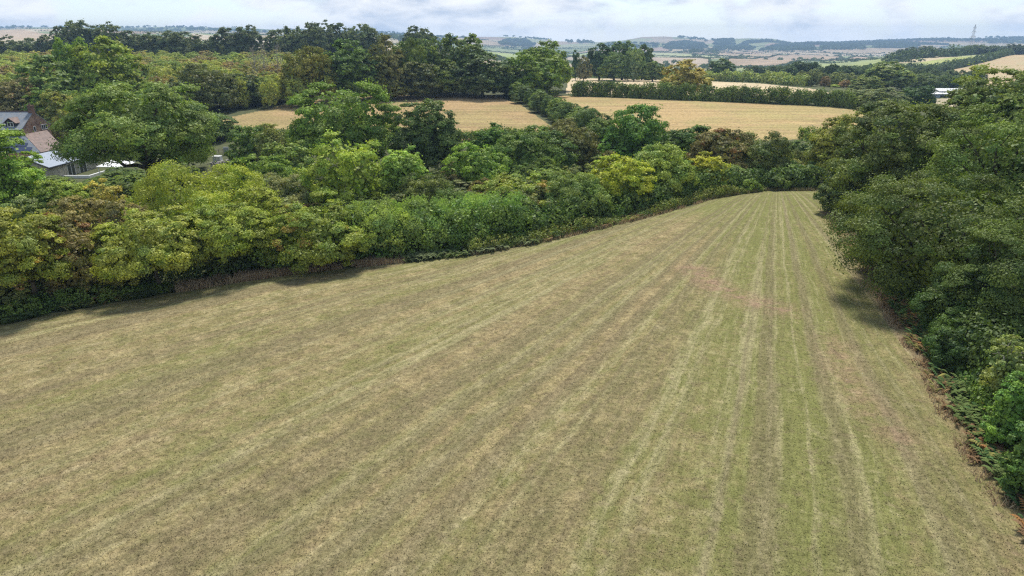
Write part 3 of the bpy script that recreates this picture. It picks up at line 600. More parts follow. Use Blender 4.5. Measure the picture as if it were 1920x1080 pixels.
MIDT = [
 # around and behind the house
 ('oak_tree', 95, 104, 70, 196, 'ash', (.115, .165, .055), 'soft green tree left of the bright yellow green tree behind the house', {}),
 ('sycamore_tree', 205, 70, 72, 205, 'oak', (.165, .21, .045), 'tall bright yellow green tree behind the huge spreading ash', {}),
 ('sycamore_tree', 140, 72, 40, 212, 'oak', (.12, .18, .045), 'green tree touching the left of the bright yellow green one', {}),
 ('hazel_tree', 115, 168, 46, 176, 'maple', (.16, .17, .05), 'olive yellow tree right behind the stone chimney', {}),
 ('elm_tree', 25, 148, 62, 186, 'fine', (.17, .16, .09), 'dull brown grey tree above the slate roof', dict(alpha=.8)),
 ('elm_tree', 80, 165, 36, 182, 'bush', (.10, .16, .04), 'dark green tree above the chimney', {}),
 ('hazel_tree', 120, 215, 26, 165, 'bush', (.12, .12, .045), 'small olive bush behind the gable', dict(cat='shrub')),
 ('cedar_tree', 295, 165, 34, 180, 'oak', (.13, .20, .06), 'small pale green flat topped tree behind the huge ash', {}),
 ('ash_tree', 345, 215, 42, 135, 'ash', (.19, .27, .08), 'pale green tree on the right side of the huge ash', {}),
 ('thorn_tree', 385, 120, 62, 212, 'fine', (.10, .115, .05), 'large dull olive round tree left of the golden field', {}),
 ('thorn_tree', 320, 150, 40, 200, 'bush', (.085, .11, .045), 'dark tree left of the dull olive round tree', {}),
 ('thorn_tree', 455, 138, 40, 222, 'bush', (.075, .10, .045), 'dark thorn tree right of the dull olive round tree', {}),
 ('thorn_tree', 508, 144, 38, 234, 'bush', (.085, .115, .045), 'dark thorn tree left of the olive topped round tree', {}),
 ('thorn_bush', 405, 212, 42, 165, 'bush', (.09, .13, .05), 'dark bush at the left corner of the golden field', dict(cat='shrub')),
 ('oak_tree', 578, 88, 50, 226, 'fine', (.14, .145, .042), 'olive yellow topped round tree on the far edge of the golden field', {}),
 ('oak_tree', 652, 76, 58, 236, 'oak', (.07, .115, .035), 'dark green tree right of the olive yellow round one', {}),
 ('ash_tree', 725, 66, 40, 246, 'ash', (.15, .15, .075), 'pale twiggy tree in the row behind the golden field', {}),
 ('oak_tree', 712, 105, 34, 238, 'maple', (.11, .12, .042), 'low olive tree below the pale twiggy one', {}),
 ('oak_tree', 768, 72, 36, 252, 'fine', (.10, .135, .042), 'smooth mid green tree right of the pale twiggy one', {}),
 ('elder_tree', 780, 116, 44, 246, 'bush', (.095, .11, .05), 'dull scrubby tree low at the back of the golden field', {}),
 ('elder_tree', 735, 140, 34, 240, 'bush', (.12, .13, .045), 'scrubby bush below the twiggy tree at the back of the golden field', dict(cat='shrub')),
 ('oak_tree', 810, 74, 36, 264, 'oak', (.11, .15, .06), 'grey green tree left of the tall dark one', {}),
 ('oak_tree', 868, 65, 46, 262, 'oak', (.09, .125, .05), 'tall dark green tree peaking at the right of the row', {}),
 ('oak_tree', 905, 100, 55, 252, 'oak', (.07, .10, .045), 'broad dark tree at the right end of the row', {}),
 ('oak_tree', 835, 112, 40, 250, 'bush', (.10, .13, .045), 'green tree between the scrubby tree and the broad dark one', {}),
 ('sallow_tree', 950, 118, 30, 262, 'fine', (.10, .12, .055), 'olive tree between the broad dark one and the leaning dome', {}),
 ('beech_tree', 1005, 90, 70, 262, 'fine', (.10, .145, .035), 'leaning domed dark green tree at the top of the diagonal hedge', {}),
 ('beech_tree', 1030, 78, 42, 290, 'oak', (.12, .165, .05), 'paler tree rising behind the leaning dome', {}),
 ('poplar_tree', 1080, 94, 10, 400, 'poplar', (.06, .10, .05), 'small dark upright tree beyond the leaning dome', {}),
 ('oak_tree', 1125, 82, 32, 410, 'oak', (.07, .11, .055), 'dark tree on the left of the clump behind the pale field', {}),
 ('oak_tree', 1168, 78, 36, 425, 'oak', (.07, .11, .055), 'tallest dark tree in the clump behind the pale field', {}),
 ('oak_tree', 1205, 84, 26, 420, 'oak', (.065, .10, .05), 'dark tree on the right of the clump behind the pale field', {}),
 ('oak_tree', 1153, 99, 33, 392, 'fine', (.09, .13, .055), 'rounded green tree at the front of the clump', {}),
 ('willow_tree', 1190, 89, 20, 390, 'fine', (.16, .21, .12), 'pale grey green tree at the front right of the clump', {}),
 ('thorn_bush', 1095, 104, 14, 385, 'bush', (.16, .16, .10), 'pale greyish bush left of the clump', dict(cat='shrub')),
 ('oak_tree', 1225, 115, 24, 385, 'bush', (.11, .15, .06), 'low green tree right of the clump', {}),
 ('oak_tree', 1285, 112, 46, 262, 'ash', (.25, .215, .075), 'round ochre tree standing in the long clipped hedge', {}),
 ('oak_tree', 1352, 110, 26, 440, 'oak', (.085, .12, .065), 'dark rounded tree right of the ochre one', {}),
 ('thorn_bush', 1384, 134, 14, 420, 'fine', (.15, .18, .06), 'small olive bush right of the dark rounded tree', dict(cat='shrub')),
 ('sallow_bush', 1505, 262, 34, 132, 'bush', (.085, .125, .045), 'dark bush left behind the low hedge near the oaks', dict(cat='shrub')),
 ('sallow_bush', 1548, 260, 34, 130, 'bush', (.10, .14, .05), 'dark bush right behind the low hedge near the oaks', dict(cat='shrub')),
 # right middle distance
 ('oak_tree', 1665, 116, 44, 345, 'oak', (.125, .16, .07), 'large grey green tree in the middle of the right hand wood', {}),
 ('oak_tree', 1625, 143, 30, 300, 'oak', (.15, .185, .08), 'rounded green tree behind the end of the clipped hedge', {}),
 ('oak_tree', 1735, 138, 34, 360, 'fine', (.10, .135, .075), 'grey green tree left above the white barn', {}),
 ('oak_tree', 1700, 136, 26, 370, 'fine', (.11, .15, .08), 'bushy tree right of the large grey green tree', {}),
 ('oak_tree', 1770, 142, 28, 370, 'oak', (.09, .13, .065), 'dark tree behind the white barn', {}),
 ('oak_tree', 1805, 140, 24, 380, 'oak', (.09, .13, .065), 'dark tree right behind the white barn', {}),
 ('fir_tree', 1722, 160, 30, 235, 'poplar', (.06, .10, .05), 'dark conifer like tree left of the white barn', {}),
 ('oak_tree', 1655, 165, 42, 225, 'ash', (.12, .145, .07), 'grey green tree above the yellowing oak', {}),
 ('oak_tree', 1680, 190, 42, 170, 'bush', (.11, .14, .065), 'dull bush tree behind the second oak', {}),
 ('oak_tree', 1610, 165, 40, 240, 'bush', (.13, .155, .085), 'grey green bush at the right end of the clipped hedge', {}),
 ('oak_tree', 1580, 168, 26, 258, 'fine', (.14, .165, .10), 'pale grey bush at the right end of the clipped hedge', dict(cat='shrub')),
 ('oak_tree', 1640, 205, 30, 150, 'bush', (.12, .14, .06), 'olive bush behind the yellowing oak', dict(cat='shrub')),
]
for T in MIDT:
    name, px, top, hw, Y, kind, c, lab, kw = T; mid_tree(name, px, top, hw, Y, kind, c, lab, **kw)
# tall dark trees on the skyline behind the plantation
rng = np.random.default_rng(11)
SKY = [(118, 50, 18), (150, 39, 24), (190, 48, 22), (210, 42, 24), (245, 58, 24), (170, 60, 30), (290, 62, 26), (320, 58, 26), (350, 60, 26), (378, 66, 22), (425, 52, 22), (465, 48, 22), (520, 56, 24), (552, 50, 18), (585, 44, 24),
       (608, 39, 26), (640, 44, 24), (680, 46, 26), (700, 56, 22), (785, 50, 26), (800, 62, 26), (20, 68, 20), (60, 72, 20), (90, 66, 16), (-10, 70, 20), (265, 66, 24), (232, 64, 22), (335, 72, 24), (400, 74, 18), (540, 66, 20), (660, 60, 24)]
for i, (px, top, hw) in enumerate(SKY):
    mid_tree('oak_tree', px, top, hw * 1.3, 440 + rng.uniform(-15, 15), 'oak' if i % 3 else 'maple', (.085, .108, .055), 'dark skyline tree behind the young plantation, %s from the left of the belt' % ORD[sorted(a[0] for a in SKY).index(px)], group='dark trees on the skyline', lod=0 if i < 21 else 1)
# dense young plantation
PCOL = [(.25, .28, .10), (.21, .25, .085), (.26, .25, .11), (.23, .185, .115), (.18, .23, .085), (.22, .21, .11), (.29, .31, .10)]
n = 0
for j, Y in enumerate(np.exp(np.linspace(math.log(415), math.log(218), 15))):
    for px in np.arange(-30, 620, 38 * 300 / Y):
        q = px + rng.uniform(-10, 10); yy = Y * rng.uniform(.98, 1.02)
        if q > 560 and Y < 260: continue
        if n >= 292: break
        zz = float(terrain((q - 960) / FPX * .95 * yy, yy)); top_need = CAMH + slope(95 + (415 - Y) * .18) * yy
        x = (q - 960) / FPX * .95 * yy; h = min(8.5, max(4.5, top_need - zz)) * rng.uniform(.88, 1.1); n += 1
        k = (hsh(int(q / 70), j // 3) * 7 + rng.uniform(0, 1.5)); k = int(k) % 7
        far_tree('plantation_tree', x, yy, h, rng.uniform(3.4, 4.8) * (Y / 300) ** .35, ('maple', 'fine', 'bush')[rng.integers(3)], PCOL[k], ('green gold', 'green gold', 'tawny', 'reddish brown', 'green', 'brownish', 'yellow green')[k] + ' young tree in the dense plantation behind the house',
                 group='young plantation trees', lod=1, alpha=.93)
for i, (x, Y, h, r) in enumerate([(52, 62, 13, 6), (60, 76, 14, 6.5), (68, 92, 13, 6), (44, 48, 11, 5), (72, 108, 14, 6.5), (82, 124, 13, 6)]):
    far_tree('oak_tree', x, Y, h, r, 'oak', (.09, .125, .045), 'oak in the deep of the right hand wood, %s going away from the viewer' % ORD[[3, 0, 1, 2, 4, 5].index(i) if i in (0, 1, 2, 3, 4, 5) else 0], lod=0)
# diagonal hedge between the two golden fields: separate bushes
DG = poly([(955, 178), (985, 192), (1015, 208), (1050, 226), (1085, 245), (1125, 268)], 120)
DG = np.array(DG)
for i, t in enumerate(np.linspace(0, 5, 15)):
    x = np.interp(t, range(6), DG[:, 0]); y = np.interp(t, range(6), DG[:, 1])
    far_tree('hedge_bush', x + rng.uniform(-1, 1), y, rng.uniform(5.0, 6.6) * (.85 if i in (5, 9) else 1), rng.uniform(3.0, 4.2), ('bush', 'fine', 'oak')[i % 3], [(.10, .14, .065), (.075, .115, .05), (.12, .17, .05)][i % 3],
             'rounded dark bush of the diagonal hedge, %s from its far end' % ORD[i], 'shrub', group='bushes of the diagonal hedge', lod=0)
# clipped hedges
HX = poly([(1075, 181), (1160, 183), (1245, 187), (1330, 190), (1420, 194), (1520, 198), (1610, 206)], 150)
hedge('clipped_hedge', [(x, y + 2.5) for x, y in HX], 4.5, 4.5, .55, (.085, .12, .045), 'long clipped hedge between the right golden field and the pale field', jit=.07, shoots=.25, cover=3.2)
HP = poly([(1080, 144), (1240, 149), (1340, 152), (1430, 155), (1520, 163)], 260)
hedge('hedge', [(x, y + 4) for x, y in HP], 6, 4.6, 1.0, (.19, .23, .12), 'pale leafy hedge along the back of the pale straw field', jit=.3, cover=2.)
HN = poly([(1500, 262), (1560, 264), (1640, 270)], 110)
hedge('hedge', HN, 4, 2.6, .42, (.12, .165, .045), 'low green hedge under the right golden field near the oaks', cover=2.)
HB = poly([(1130, 262), (1200, 264), (1300, 266), (1400, 268), (1500, 266)], 110)
hedge('hedge', HB[:4], 4, 2.2, .42, (.09, .125, .045), 'dark hedge along the lower edge of the right golden field', cover=2.)
HL = poly([(430, 262), (560, 262), (700, 262), (850, 262), (1040, 262)], 110)
hedge('hedge', HL, 4, 2.2, .42, (.10, .14, .05), 'dark hedge along the lower edge of the left golden field', cover=2.)
hedge('hedge', poly([(1700, 141), (1755, 134), (1800, 125), (1850, 113), (1925, 101)], 330), 9, 5, 1.4, (.07, .10, .06), 'dark hedge between the green and the tan field on the right hillside', jit=.5, cover=2.)
hedge('hedge', poly([(1660, 118), (1720, 109), (1780, 106), (1885, 102)], 450), 12, 8, 1.9, (.07, .10, .06), 'dark tree hedge along the top of the green hillside field', jit=.5, cover=2.)
# belt of trees on the right hillside skyline
for i, (px, top, hw) in enumerate([(1708, 88, 14), (1735, 86, 14), (1762, 90, 14), (1690, 92, 10), (1790, 93, 12), (1830, 84, 20), (1860, 86, 14), (1900, 82, 18), (1925, 84, 20), (1812, 95, 14), (1880, 96, 12), (1950, 84, 20)]):
    mid_tree('oak_tree', px, top, hw, 930, 'oak', (.07, .095, .055), 'dark tree on the skyline of the right hillside, %s from the left' % ORD[sorted([1708, 1735, 1762, 1690, 1790, 1830, 1860, 1900, 1925, 1812, 1880, 1950]).index(px)], group='trees on the right hillside', lod=1)
# wood in the right middle distance
WD = [(1400, 1700, 470, 560, 9, (.08, .115, .07), 'fine', 34, 'dark bushy tree in the far belt beyond the green field'),
      (1480, 1640, 415, 445, 9.5, (.06, .09, .055), 'poplar', 16, 'dark upright tree in the row behind the grey bushes'),
      (1500, 1660, 330, 400, 6, (.16, .185, .11), 'bush', 22, 'grey green bush behind the end of the pale field'),
      (1660, 1850, 400, 470, 9, (.08, .11, .065), 'oak', 22, 'dark tree in the wood beyond the white barn'),
      (1640, 1790, 520, 640, 8, (.07, .10, .06), 'oak', 20, 'dark tree in the wood at the foot of the right hillside')]
for a, b, y0, y1, h, c, kd, n, lab in WD:
    for i in range(n):
        Y = rng.uniform(y0, y1); px = a + (b - a) * (i + .5) / n + rng.uniform(-6, 6); x = (px - 960) / FPX * .95 * Y; k = rng.uniform(.8, 1.2)
        far_tree('oak_tree' if kd == 'oak' else 'woodland_tree', x, Y, h * rng.uniform(.75, 1.15), rng.uniform(.38, .62) * h, kd, (c[0] * k, c[1] * k, c[2] * k), lab + ', %s from its left' % ORD[i], group=lab.replace('tree in', 'trees in').replace('dark', 'group of dark'), lod=1)
for px, top, hw, c, lab in [(1548, 143, 10, (.18, .13, .09), 'small reddish bush left among the grey bushes'), (1583, 150, 12, (.20, .13, .08), 'small orange brown bush among the grey bushes'), (1565, 158, 12, (.24, .30, .08), 'bright green bush among the grey bushes')]:
    mid_tree('garden_bush', px, top, hw, 330, 'bush', c, lab, 'shrub', lod=1)

# ------------------------------------------------------------------ far woods and hedges (single masses)
def mass(name, pts, h, r, c, label, per=26, kindname='stuff', cat='wood', jitter=.25):
    """pts: N x 2 ground points, one rounded crown each"""
    SEED[0] += 1; rng = np.random.default_rng(SEED[0]); n = len(pts); hh = h * rng.uniform(1 - jitter, 1 + jitter, n); rr_ = r * rng.uniform(.75, 1.25, n); z = terrain(pts[:, 0], pts[:, 1])
    d = sphere_pts(rng, n * per).reshape(n, per, 3); d[..., 2] = np.abs(d[..., 2]) * 1.0 - .15
    P = np.stack([pts[:, 0:1] + d[..., 0] * rr_[:, None], pts[:, 1:2] + d[..., 1] * rr_[:, None], z[:, None] + hh[:, None] * (.45 + .55 * d[..., 2])], -1).reshape(-1, 3)
    N = unit(d.reshape(-1, 3) + .45 * sphere_pts(rng, n * per)); s_ = np.repeat(rr_, per) * rng.uniform(.55, 1.0, n * per)
    v, f, ti, tb = leaves(rng, P, N, s_, s_ * .8, np.clip(np.repeat(rng.uniform(0, 1, n), per) * .7 + rng.uniform(0, .3, n * per), 0, 1), np.repeat(rng.uniform(0, .9, n), per))
    o = link(name, raw_mesh(name, v, f, 4, M_FOL, {'tint': ti, 'tintb': tb})); o.color = (*c, 1.2); tag(o, label, cat, None, kindname); return o
def fill(P, n, seed=0):
    rng = np.random.default_rng(seed); P = np.array(P); lo, hi = P.min(0), P.max(0); q = rng.uniform(lo, hi, (n * 6, 2)); q = q[inside(q[:, 0], q[:, 1], P)]; return q[:n]
FW = (.055, .085, .06)
WOODS = [([(935, 86), (1005, 86), (985, 76), (945, 76)], 300, 17, 11), ([(1060, 84), (1112, 84), (1105, 78), (1066, 77)], 120, 22, 13), ([(1243, 92), (1326, 92), (1318, 83), (1290, 79), (1255, 81)], 420, 15, 10),
         ([(1338, 86), (1377, 86), (1374, 76), (1342, 78)], 200, 18, 11), ([(1335, 95), (1420, 95), (1405, 88), (1345, 88)], 260, 13, 9), ([(1385, 86), (1450, 80), (1440, 77), (1395, 81)], 160, 14, 10),
         ([(1425, 97), (1530, 97), (1520, 84), (1450, 87)], 420, 14, 10), ([(1540, 94), (1620, 94), (1620, 84), (1540, 84)], 260, 15, 11), ([(730, 80), (765, 80), (760, 66), (735, 66)], 160, 15, 11), ([(1640, 92), (1720, 92), (1720, 80), (1640, 82)], 260, 14, 11),
         ([(1283, 102), (1345, 104), (1345, 96), (1283, 96)], 110, 16, 5)]
for i, (P, n, h, r) in enumerate(WOODS):
    W_ = poly(P, 1100); mass('woodland', fill(W_, n, i), h, r, FW, ['blue hazed conifer wood above the leaning dome', 'round hazed wood left of the flat topped hill', 'long hazed wood under the flat topped hill', 'square hazed wood on the hill crest', 'hazed belt of wood below the square one',
         'thin hazed wood on the slope right of the square one', 'hazed wood on the foot of the bare hill', 'hazed wood in the distant valley', 'hazed wood behind the skyline trees', 'hazed wood on the right hand valley side', 'row of poplars in the far valley'][i])
def far_pts(n, y0, y1, p0, p1, seed, thr=.0):
    rng = np.random.default_rng(seed); Y = np.exp(rng.uniform(math.log(y0), math.log(y1), n)); px = rng.uniform(p0, p1, n); x = (px - 960) / FPX * .95 * Y
    f = np.sin(x / 210. + 2 * np.sin(Y / 400.)) + np.sin(Y / 170. + x / 330.) + .8 * np.sin(x / 90.); return np.stack([x, Y], 1)[f > thr]
mass('woodland', far_pts(2600, 4300, 5500, 1500, 2000, 5, -.2), 15, 11, FW, 'blue hazed woods covering the distant ridge on the right', 22)
mass('woodland', far_pts(1500, 4000, 5500, 1000, 1500, 6, 1.0), 13, 10, FW, 'scattered hazed copses on the distant hills in the middle', 22)
mass('woodland', far_pts(1800, 3600, 5500, -60, 1000, 7, .5), 13, 10, FW, 'scattered hazed copses on the distant hills at the left', 22)
mass('woodland', far_pts(500, 620, 3600, 1210, 2000, 8, 1.3), 9, 6, (.065, .095, .06), 'scattered trees over the far valley fields', 26)
# hedges along the field edges of the patchwork
hp = []
rng = np.random.default_rng(21)
for k in range(1, 16):
    xs = np.arange(-.85 * ROWS[k], .85 * ROWS[k], 4.5 + ROWS[k] * .0012); ys = np.full(xs.shape, ROWS[k])
    for _ in range(6): ys = ROWS[k] / (row_off(xs, ys) / np.maximum(ys, 1))
    keep = np.sin(xs / 67. + k) + np.sin(xs / 29.) > -1.25; hp.append(np.stack([xs, ys], 1)[keep])
    ys2 = np.arange(ROWS[k - 1] * .93, ROWS[k] * 1.07, 5 + ROWS[k] * .002)
    L = 90 + .07 * ROWS[k]; sl = math.sin(k * 12.9) * .5
    for m in range(-60, 60):
        xs2 = m * L - (sl * ys2 + 60 * np.sin(ys2 / 150. + k) + 97 * k); v = np.searchsorted(ROWS, row_off(xs2, ys2)); ok = (v == k) & (np.abs(xs2) < .85 * ys2); 
        if ok.any() and rng.uniform() < .8: hp.append(np.stack([xs2, ys2], 1)[ok])
hp = np.concatenate(hp); hp = hp[(hp[:, 1] > 560) & (hp[:, 0] > -.85 * hp[:, 1])]
inn = np.zeros(len(hp), bool)
for P in [p for p, c in FARP] + [F_GRN, F_TAN]: inn |= inside(hp[:, 0], hp[:, 1], P)
hp = hp[~inn]
a_ = hp[:, 1] < 2600
mass('hedgerows', hp[a_], 3.6, 3.0, (.06, .085, .05), 'hedges between the fields of the far valley', 12, cat='hedges', jitter=.6)
mass('hedgerows', hp[~a_], 5.5, 5.5, (.06, .085, .055), 'hedges between the fields of the distant hills', 8, cat='hedges', jitter=.6)
e = [np.array(p + [p[0]]) for p, c in FARP[:7]]; q = []
for P in e:
    for i in range(len(P) - 1):
        n = max(2, int(np.hypot(*(P[i + 1] - P[i])) / 6)); q.append(P[i] + (P[i + 1] - P[i]) * np.linspace(0, 1, n)[:, None])
mass('hedgerows', np.concatenate(q), 3.4, 3.2, (.06, .085, .05), 'hedges round the nearer fields of the valley', 14, cat='hedges', jitter=.6)

# ------------------------------------------------------------------ buildings
def stone_mat(name, c1, c2, c3, scale, mortar):
    m_, t = mat_new(name); g = t.n('ShaderNodeTexCoord').outputs['Object']
    mp = t.n('ShaderNodeMapping', {'Vector': g, 'Scale': (1, 1, 1.6)}).outputs[0]
    vo = t.n('ShaderNodeTexVoronoi', {'Vector': mp, 'Scale': scale}); vc = t.n('ShaderNodeSeparateColor', {0: vo.outputs['Color']})
    ed = t.n('ShaderNodeTexVoronoi', {'Vector': mp, 'Scale': scale}, feature='DISTANCE_TO_EDGE').outputs['Distance']
    c = t.mix(t.ramp(vc.outputs[0], .2, .8), c1, c2); c = t.mix(t.ramp(vc.outputs[1], .6, .9), c, c3); c = t.mix(t.ramp(ed, .0, .09, 1, 0), c, mortar)
    k = t.ramp(t.noise(g, .6, 5, .6), .3, .7, .75, 1.2); c = t.mix(1., c, t.comb(k, k, k), 'MULTIPLY')
    diffuse_out(t, c, .92, t.n('ShaderNodeBump', {'Height': ed, 'Strength': .5, 'Distance': .04}).outputs[0]); return m_
def tile_mat(name, c1, c2, c3, row, axis):
    m_, t = mat_new(name); g = t.n('ShaderNodeTexCoord').outputs['Object']
    s = t.n('ShaderNodeSeparateXYZ', {0: g}); h = t.m('MULTIPLY', s.outputs[2], 1 / row); fr = t.m('FRACT', h); r_ = t.m('FLOOR', h)
    u = t.m('MULTIPLY', s.outputs[axis], 2.6); u = t.m('ADD', u, t.m('MULTIPLY', r_, .5)); fu = t.m('FRACT', u)
    wn = t.n('ShaderNodeTexWhiteNoise', {'Vector': t.comb(t.m('FLOOR', u), r_, 0.)}, noise_dimensions='3D').outputs['Value']
    c = t.mix(wn, c1, c2); c = t.mix(t.ramp(t.noise(g, 1.3, 6, .7), .5, .68, 0, .8), c, c3)
    ln = t.m('MINIMUM', t.ramp(fr, .0, .14, .55, 1.), t.ramp(fu, 0., .08, .7, 1.)); c = t.mix(1., c, t.comb(ln, ln, ln), 'MULTIPLY')
    diffuse_out(t, c, .6, t.n('ShaderNodeBump', {'Height': fr, 'Strength': .5, 'Distance': .03}).outputs[0], .4); return m_
M_STONE = stone_mat('red_stone', (.26, .14, .10), (.36, .24, .17), (.17, .10, .08), 2.6, (.30, .23, .18))
M_PALE = stone_mat('pale_stone', (.42, .38, .30), (.50, .46, .39), (.33, .29, .24), 2.8, (.46, .42, .35))
M_RUBBLE = stone_mat('rubble', (.36, .34, .31), (.46, .44, .41), (.24, .23, .21), 3.5, (.2, .19, .17))
M_SLATE = tile_mat('slate', (.20, .23, .27), (.28, .31, .35), (.36, .33, .28), .19, 0)
M_SLATE2 = tile_mat('new_slate', (.25, .30, .38), (.30, .35, .43), (.33, .38, .46), .10, 1)
M_TILE = tile_mat('red_tile', (.12, .065, .052), (.21, .135, .11), (.075, .06, .055), .22, 1)
M_WHITE = simple('white_paint', (.78, .78, .76), .5, .06); M_GLASS = simple('dark_glass', (.03, .035, .045), .12, .1, 2., .6); M_ORANGE = simple('orange_render', (.55, .33, .20), .9, .15)
M_PV = simple('solar_glass', (.045, .06, .12), .15, .1, 2., .7); M_DARK = simple('dark_trim', (.05, .05, .055), .5, .1); M_BRICK = simple('chimney_brick', (.19, .115, .09), .9, .3, 6.)
M_WOOD = simple('weathered_wood', (.30, .25, .19), .9, .25, 5.); M_STEEL = simple('galvanised_steel', (.33, .35, .38), .5, .1); M_SHEET = simple('white_sheet', (.80, .80, .79), .45, .06); M_BLUEWALL = simple('pale_blue_sheet', (.40, .50, .60), .5, .1)
M_WOOL = simple('wool', (.62, .58, .50), .95, .12, 3.); M_FACE = simple('dark_face', (.10, .09, .08), .9, .1)
class MB:
    def __init__(s, o=(0, 0, 0)): s.v, s.f, s.o = [], [], o
    def poly(s, pts): n = len(s.v); s.v += [(a - s.o[0], b - s.o[1], c - s.o[2]) for a, b, c in pts]; s.f.append(tuple(range(n, n + len(pts)))); return s
    def box(s, x0, x1, y0, y1, z0, z1):
        n = len(s.v); s.v += [(a - s.o[0], b - s.o[1], c - s.o[2]) for c in (z0, z1) for a, b in ((x0, y0), (x1, y0), (x1, y1), (x0, y1))]
        s.f += [tuple(n + i for i in q) for q in ((3, 2, 1, 0), (4, 5, 6, 7), (0, 1, 5, 4), (1, 2, 6, 5), (2, 3, 7, 6), (3, 0, 4, 7))]; return s
    def slab(s, pts, th):   # thick sheet under a polygon
        n = len(s.v); k = len(pts); s.v += [(a - s.o[0], b - s.o[1], c - s.o[2]) for a, b, c in pts] + [(a - s.o[0], b - s.o[1], c - th - s.o[2]) for a, b, c in pts]
        s.f.append(tuple(range(n, n + k))); s.f.append(tuple(range(n + 2 * k - 1, n + k - 1, -1))); s.f += [(n + i, n + k + i, n + k + (i + 1) % k, n + (i + 1) % k) for i in range(k)]; return s
    def build(s, name, mat, parent=None, bevel=0.):
        me = bpy.data.meshes.new(name); me.from_pydata(s.v, [], s.f); me.materials.append(mat); me.update(); o = link(name, me, parent)
        if not parent: o.location = s.o
        return o
def window_x(root, o, x, y0, y1, z0, z1, n, name='window'):     # window in a wall facing +X
    f = MB(o); t = .07; f.box(x, x + .07, y0, y1, z0, z0 + t); f.box(x, x + .07, y0, y1, z1 - t, z1)
    for i in range(n + 1): yy = y0 + (y1 - y0 - t) * i / n; f.box(x + .002, x + .072, yy, yy + t, z0 + t, z1 - t)
    w_ = f.build(name, M_WHITE, root); MB(o).box(x - .06, x + .02, y0 + .03, y1 - .03, z0 + .03, z1 - .03).build('pane', M_GLASS, w_)
HO = (-110, 153, -4.2); hs = empty('stone_house', HO, label='two storey reddish stone house with slate roof, dormer and gable chimney at the left', cat='house')
xg, xw, ya, yb, yr, ze, zr, zf = -105.4, -122., 150., 159.2, 154.5, 3.2, 6.15, -4.6
m = MB(HO)
m.poly([(xg, ya, zf), (xg, yb, zf), (xg, yb, ze), (xg, yr, zr), (xg, ya, ze)]).poly([(xw, yb, zf), (xw, ya, zf), (xw, ya, ze), (xw, yr, zr), (xw, yb, ze)])
m.poly([(xw, ya, zf), (xg, ya, zf), (xg, ya, ze), (xw, ya, ze)]).poly([(xg, yb, zf), (xw, yb, zf), (xw, yb, ze), (xg, yb, ze)]); m.build('wall', M_STONE, hs)
m = MB(HO); m.slab([(xw - .2, ya - .35, ze - .22), (xg + .08, ya - .35, ze - .22), (xg + .08, yr, zr + .06), (xw - .2, yr, zr + .06)], .16); m.slab([(xg + .08, yb + .3, ze - .19), (xw - .2, yb + .3, ze - .19), (xw - .2, yr + .01, zr + .06), (xg + .08, yr + .01, zr + .06)], .16)
rf = m.build('roof', M_SLATE, hs); MB(HO).box(xw - .2, xg - .75, yr - .12, yr + .12, zr + .04, zr + .18).build('ridge_tiles', M_TILE, rf)
MB(HO).box(xg - .68, xg + .12, yr - .55, yr + .55, zr - .6, zr + 1.25).box(xg - .74, xg + .18, yr - .61, yr + .61, zr + 1.25, zr + 1.4).box(xg - .45, xg - .15, yr - .35, yr - .05, zr + 1.4, zr + 1.8).build('chimney', M_BRICK, hs)
MB(HO).box(xw, xg, ya - .46, ya - .36, ze - .42, ze - .2).build('gutter', M_WHITE, hs)
window_x(hs, HO, xg, 153.4, 154.15, 2.0, 3.1, 1); window_x(hs, HO, xg, 156.1, 158.1, 2.1, 3.2, 3)
# dormer
dx0, dx1, dy, dz0, dz1, dzr = -109.1, -106.9, 150.35, 3.35, 4.35, 5.2; m = MB(HO); xm = (dx0 + dx1) / 2
m.poly([(dx0, dy, dz0), (dx1, dy, dz0), (dx1, dy, dz1), (xm, dy, dzr - .1), (dx0, dy, dz1)]).poly([(dx1, dy, dz0), (dx1, dy + 1.5, dz1), (dx1, dy, dz1)]).poly([(dx0, dy, dz0), (dx0, dy, dz1), (dx0, dy + 1.5, dz1)]); dm = m.build('dormer', M_DARK, hs)
m = MB(HO); m.slab([(xm, dy - .35, dzr + .05), (xm, dy + 2.6, dzr + .05), (dx0 - .3, dy + 1.3, dz1 - .2), (dx0 - .3, dy - .35, dz1 - .2)], .1); m.slab([(xm + .01, dy - .35, dzr + .05), (dx1 + .3, dy - .35, dz1 - .2), (dx1 + .3, dy + 1.3, dz1 - .2), (xm + .01, dy + 2.6, dzr + .05)], .1); m.build('dormer_roof', M_TILE, dm)
f = MB(HO); a0, a1 = xm - .65, xm + .65
for xx in (a0, xm - .04, a1 - .08): f.box(xx, xx + .09, dy - .1, dy - .02, dz0 + .1, dz1 - .1)
f.box(a0, a1, dy - .105, dy - .015, dz0 + .02, dz0 + .12); f.box(a0, a1, dy - .105, dy - .015, dz1 - .12, dz1 - .03); f.build('dormer_window', M_WHITE, dm); MB(HO).box(a0 + .05, a1 - .05, dy - .04, dy - .004, dz0 + .1, dz1 - .1).build('pane', M_GLASS, dm)
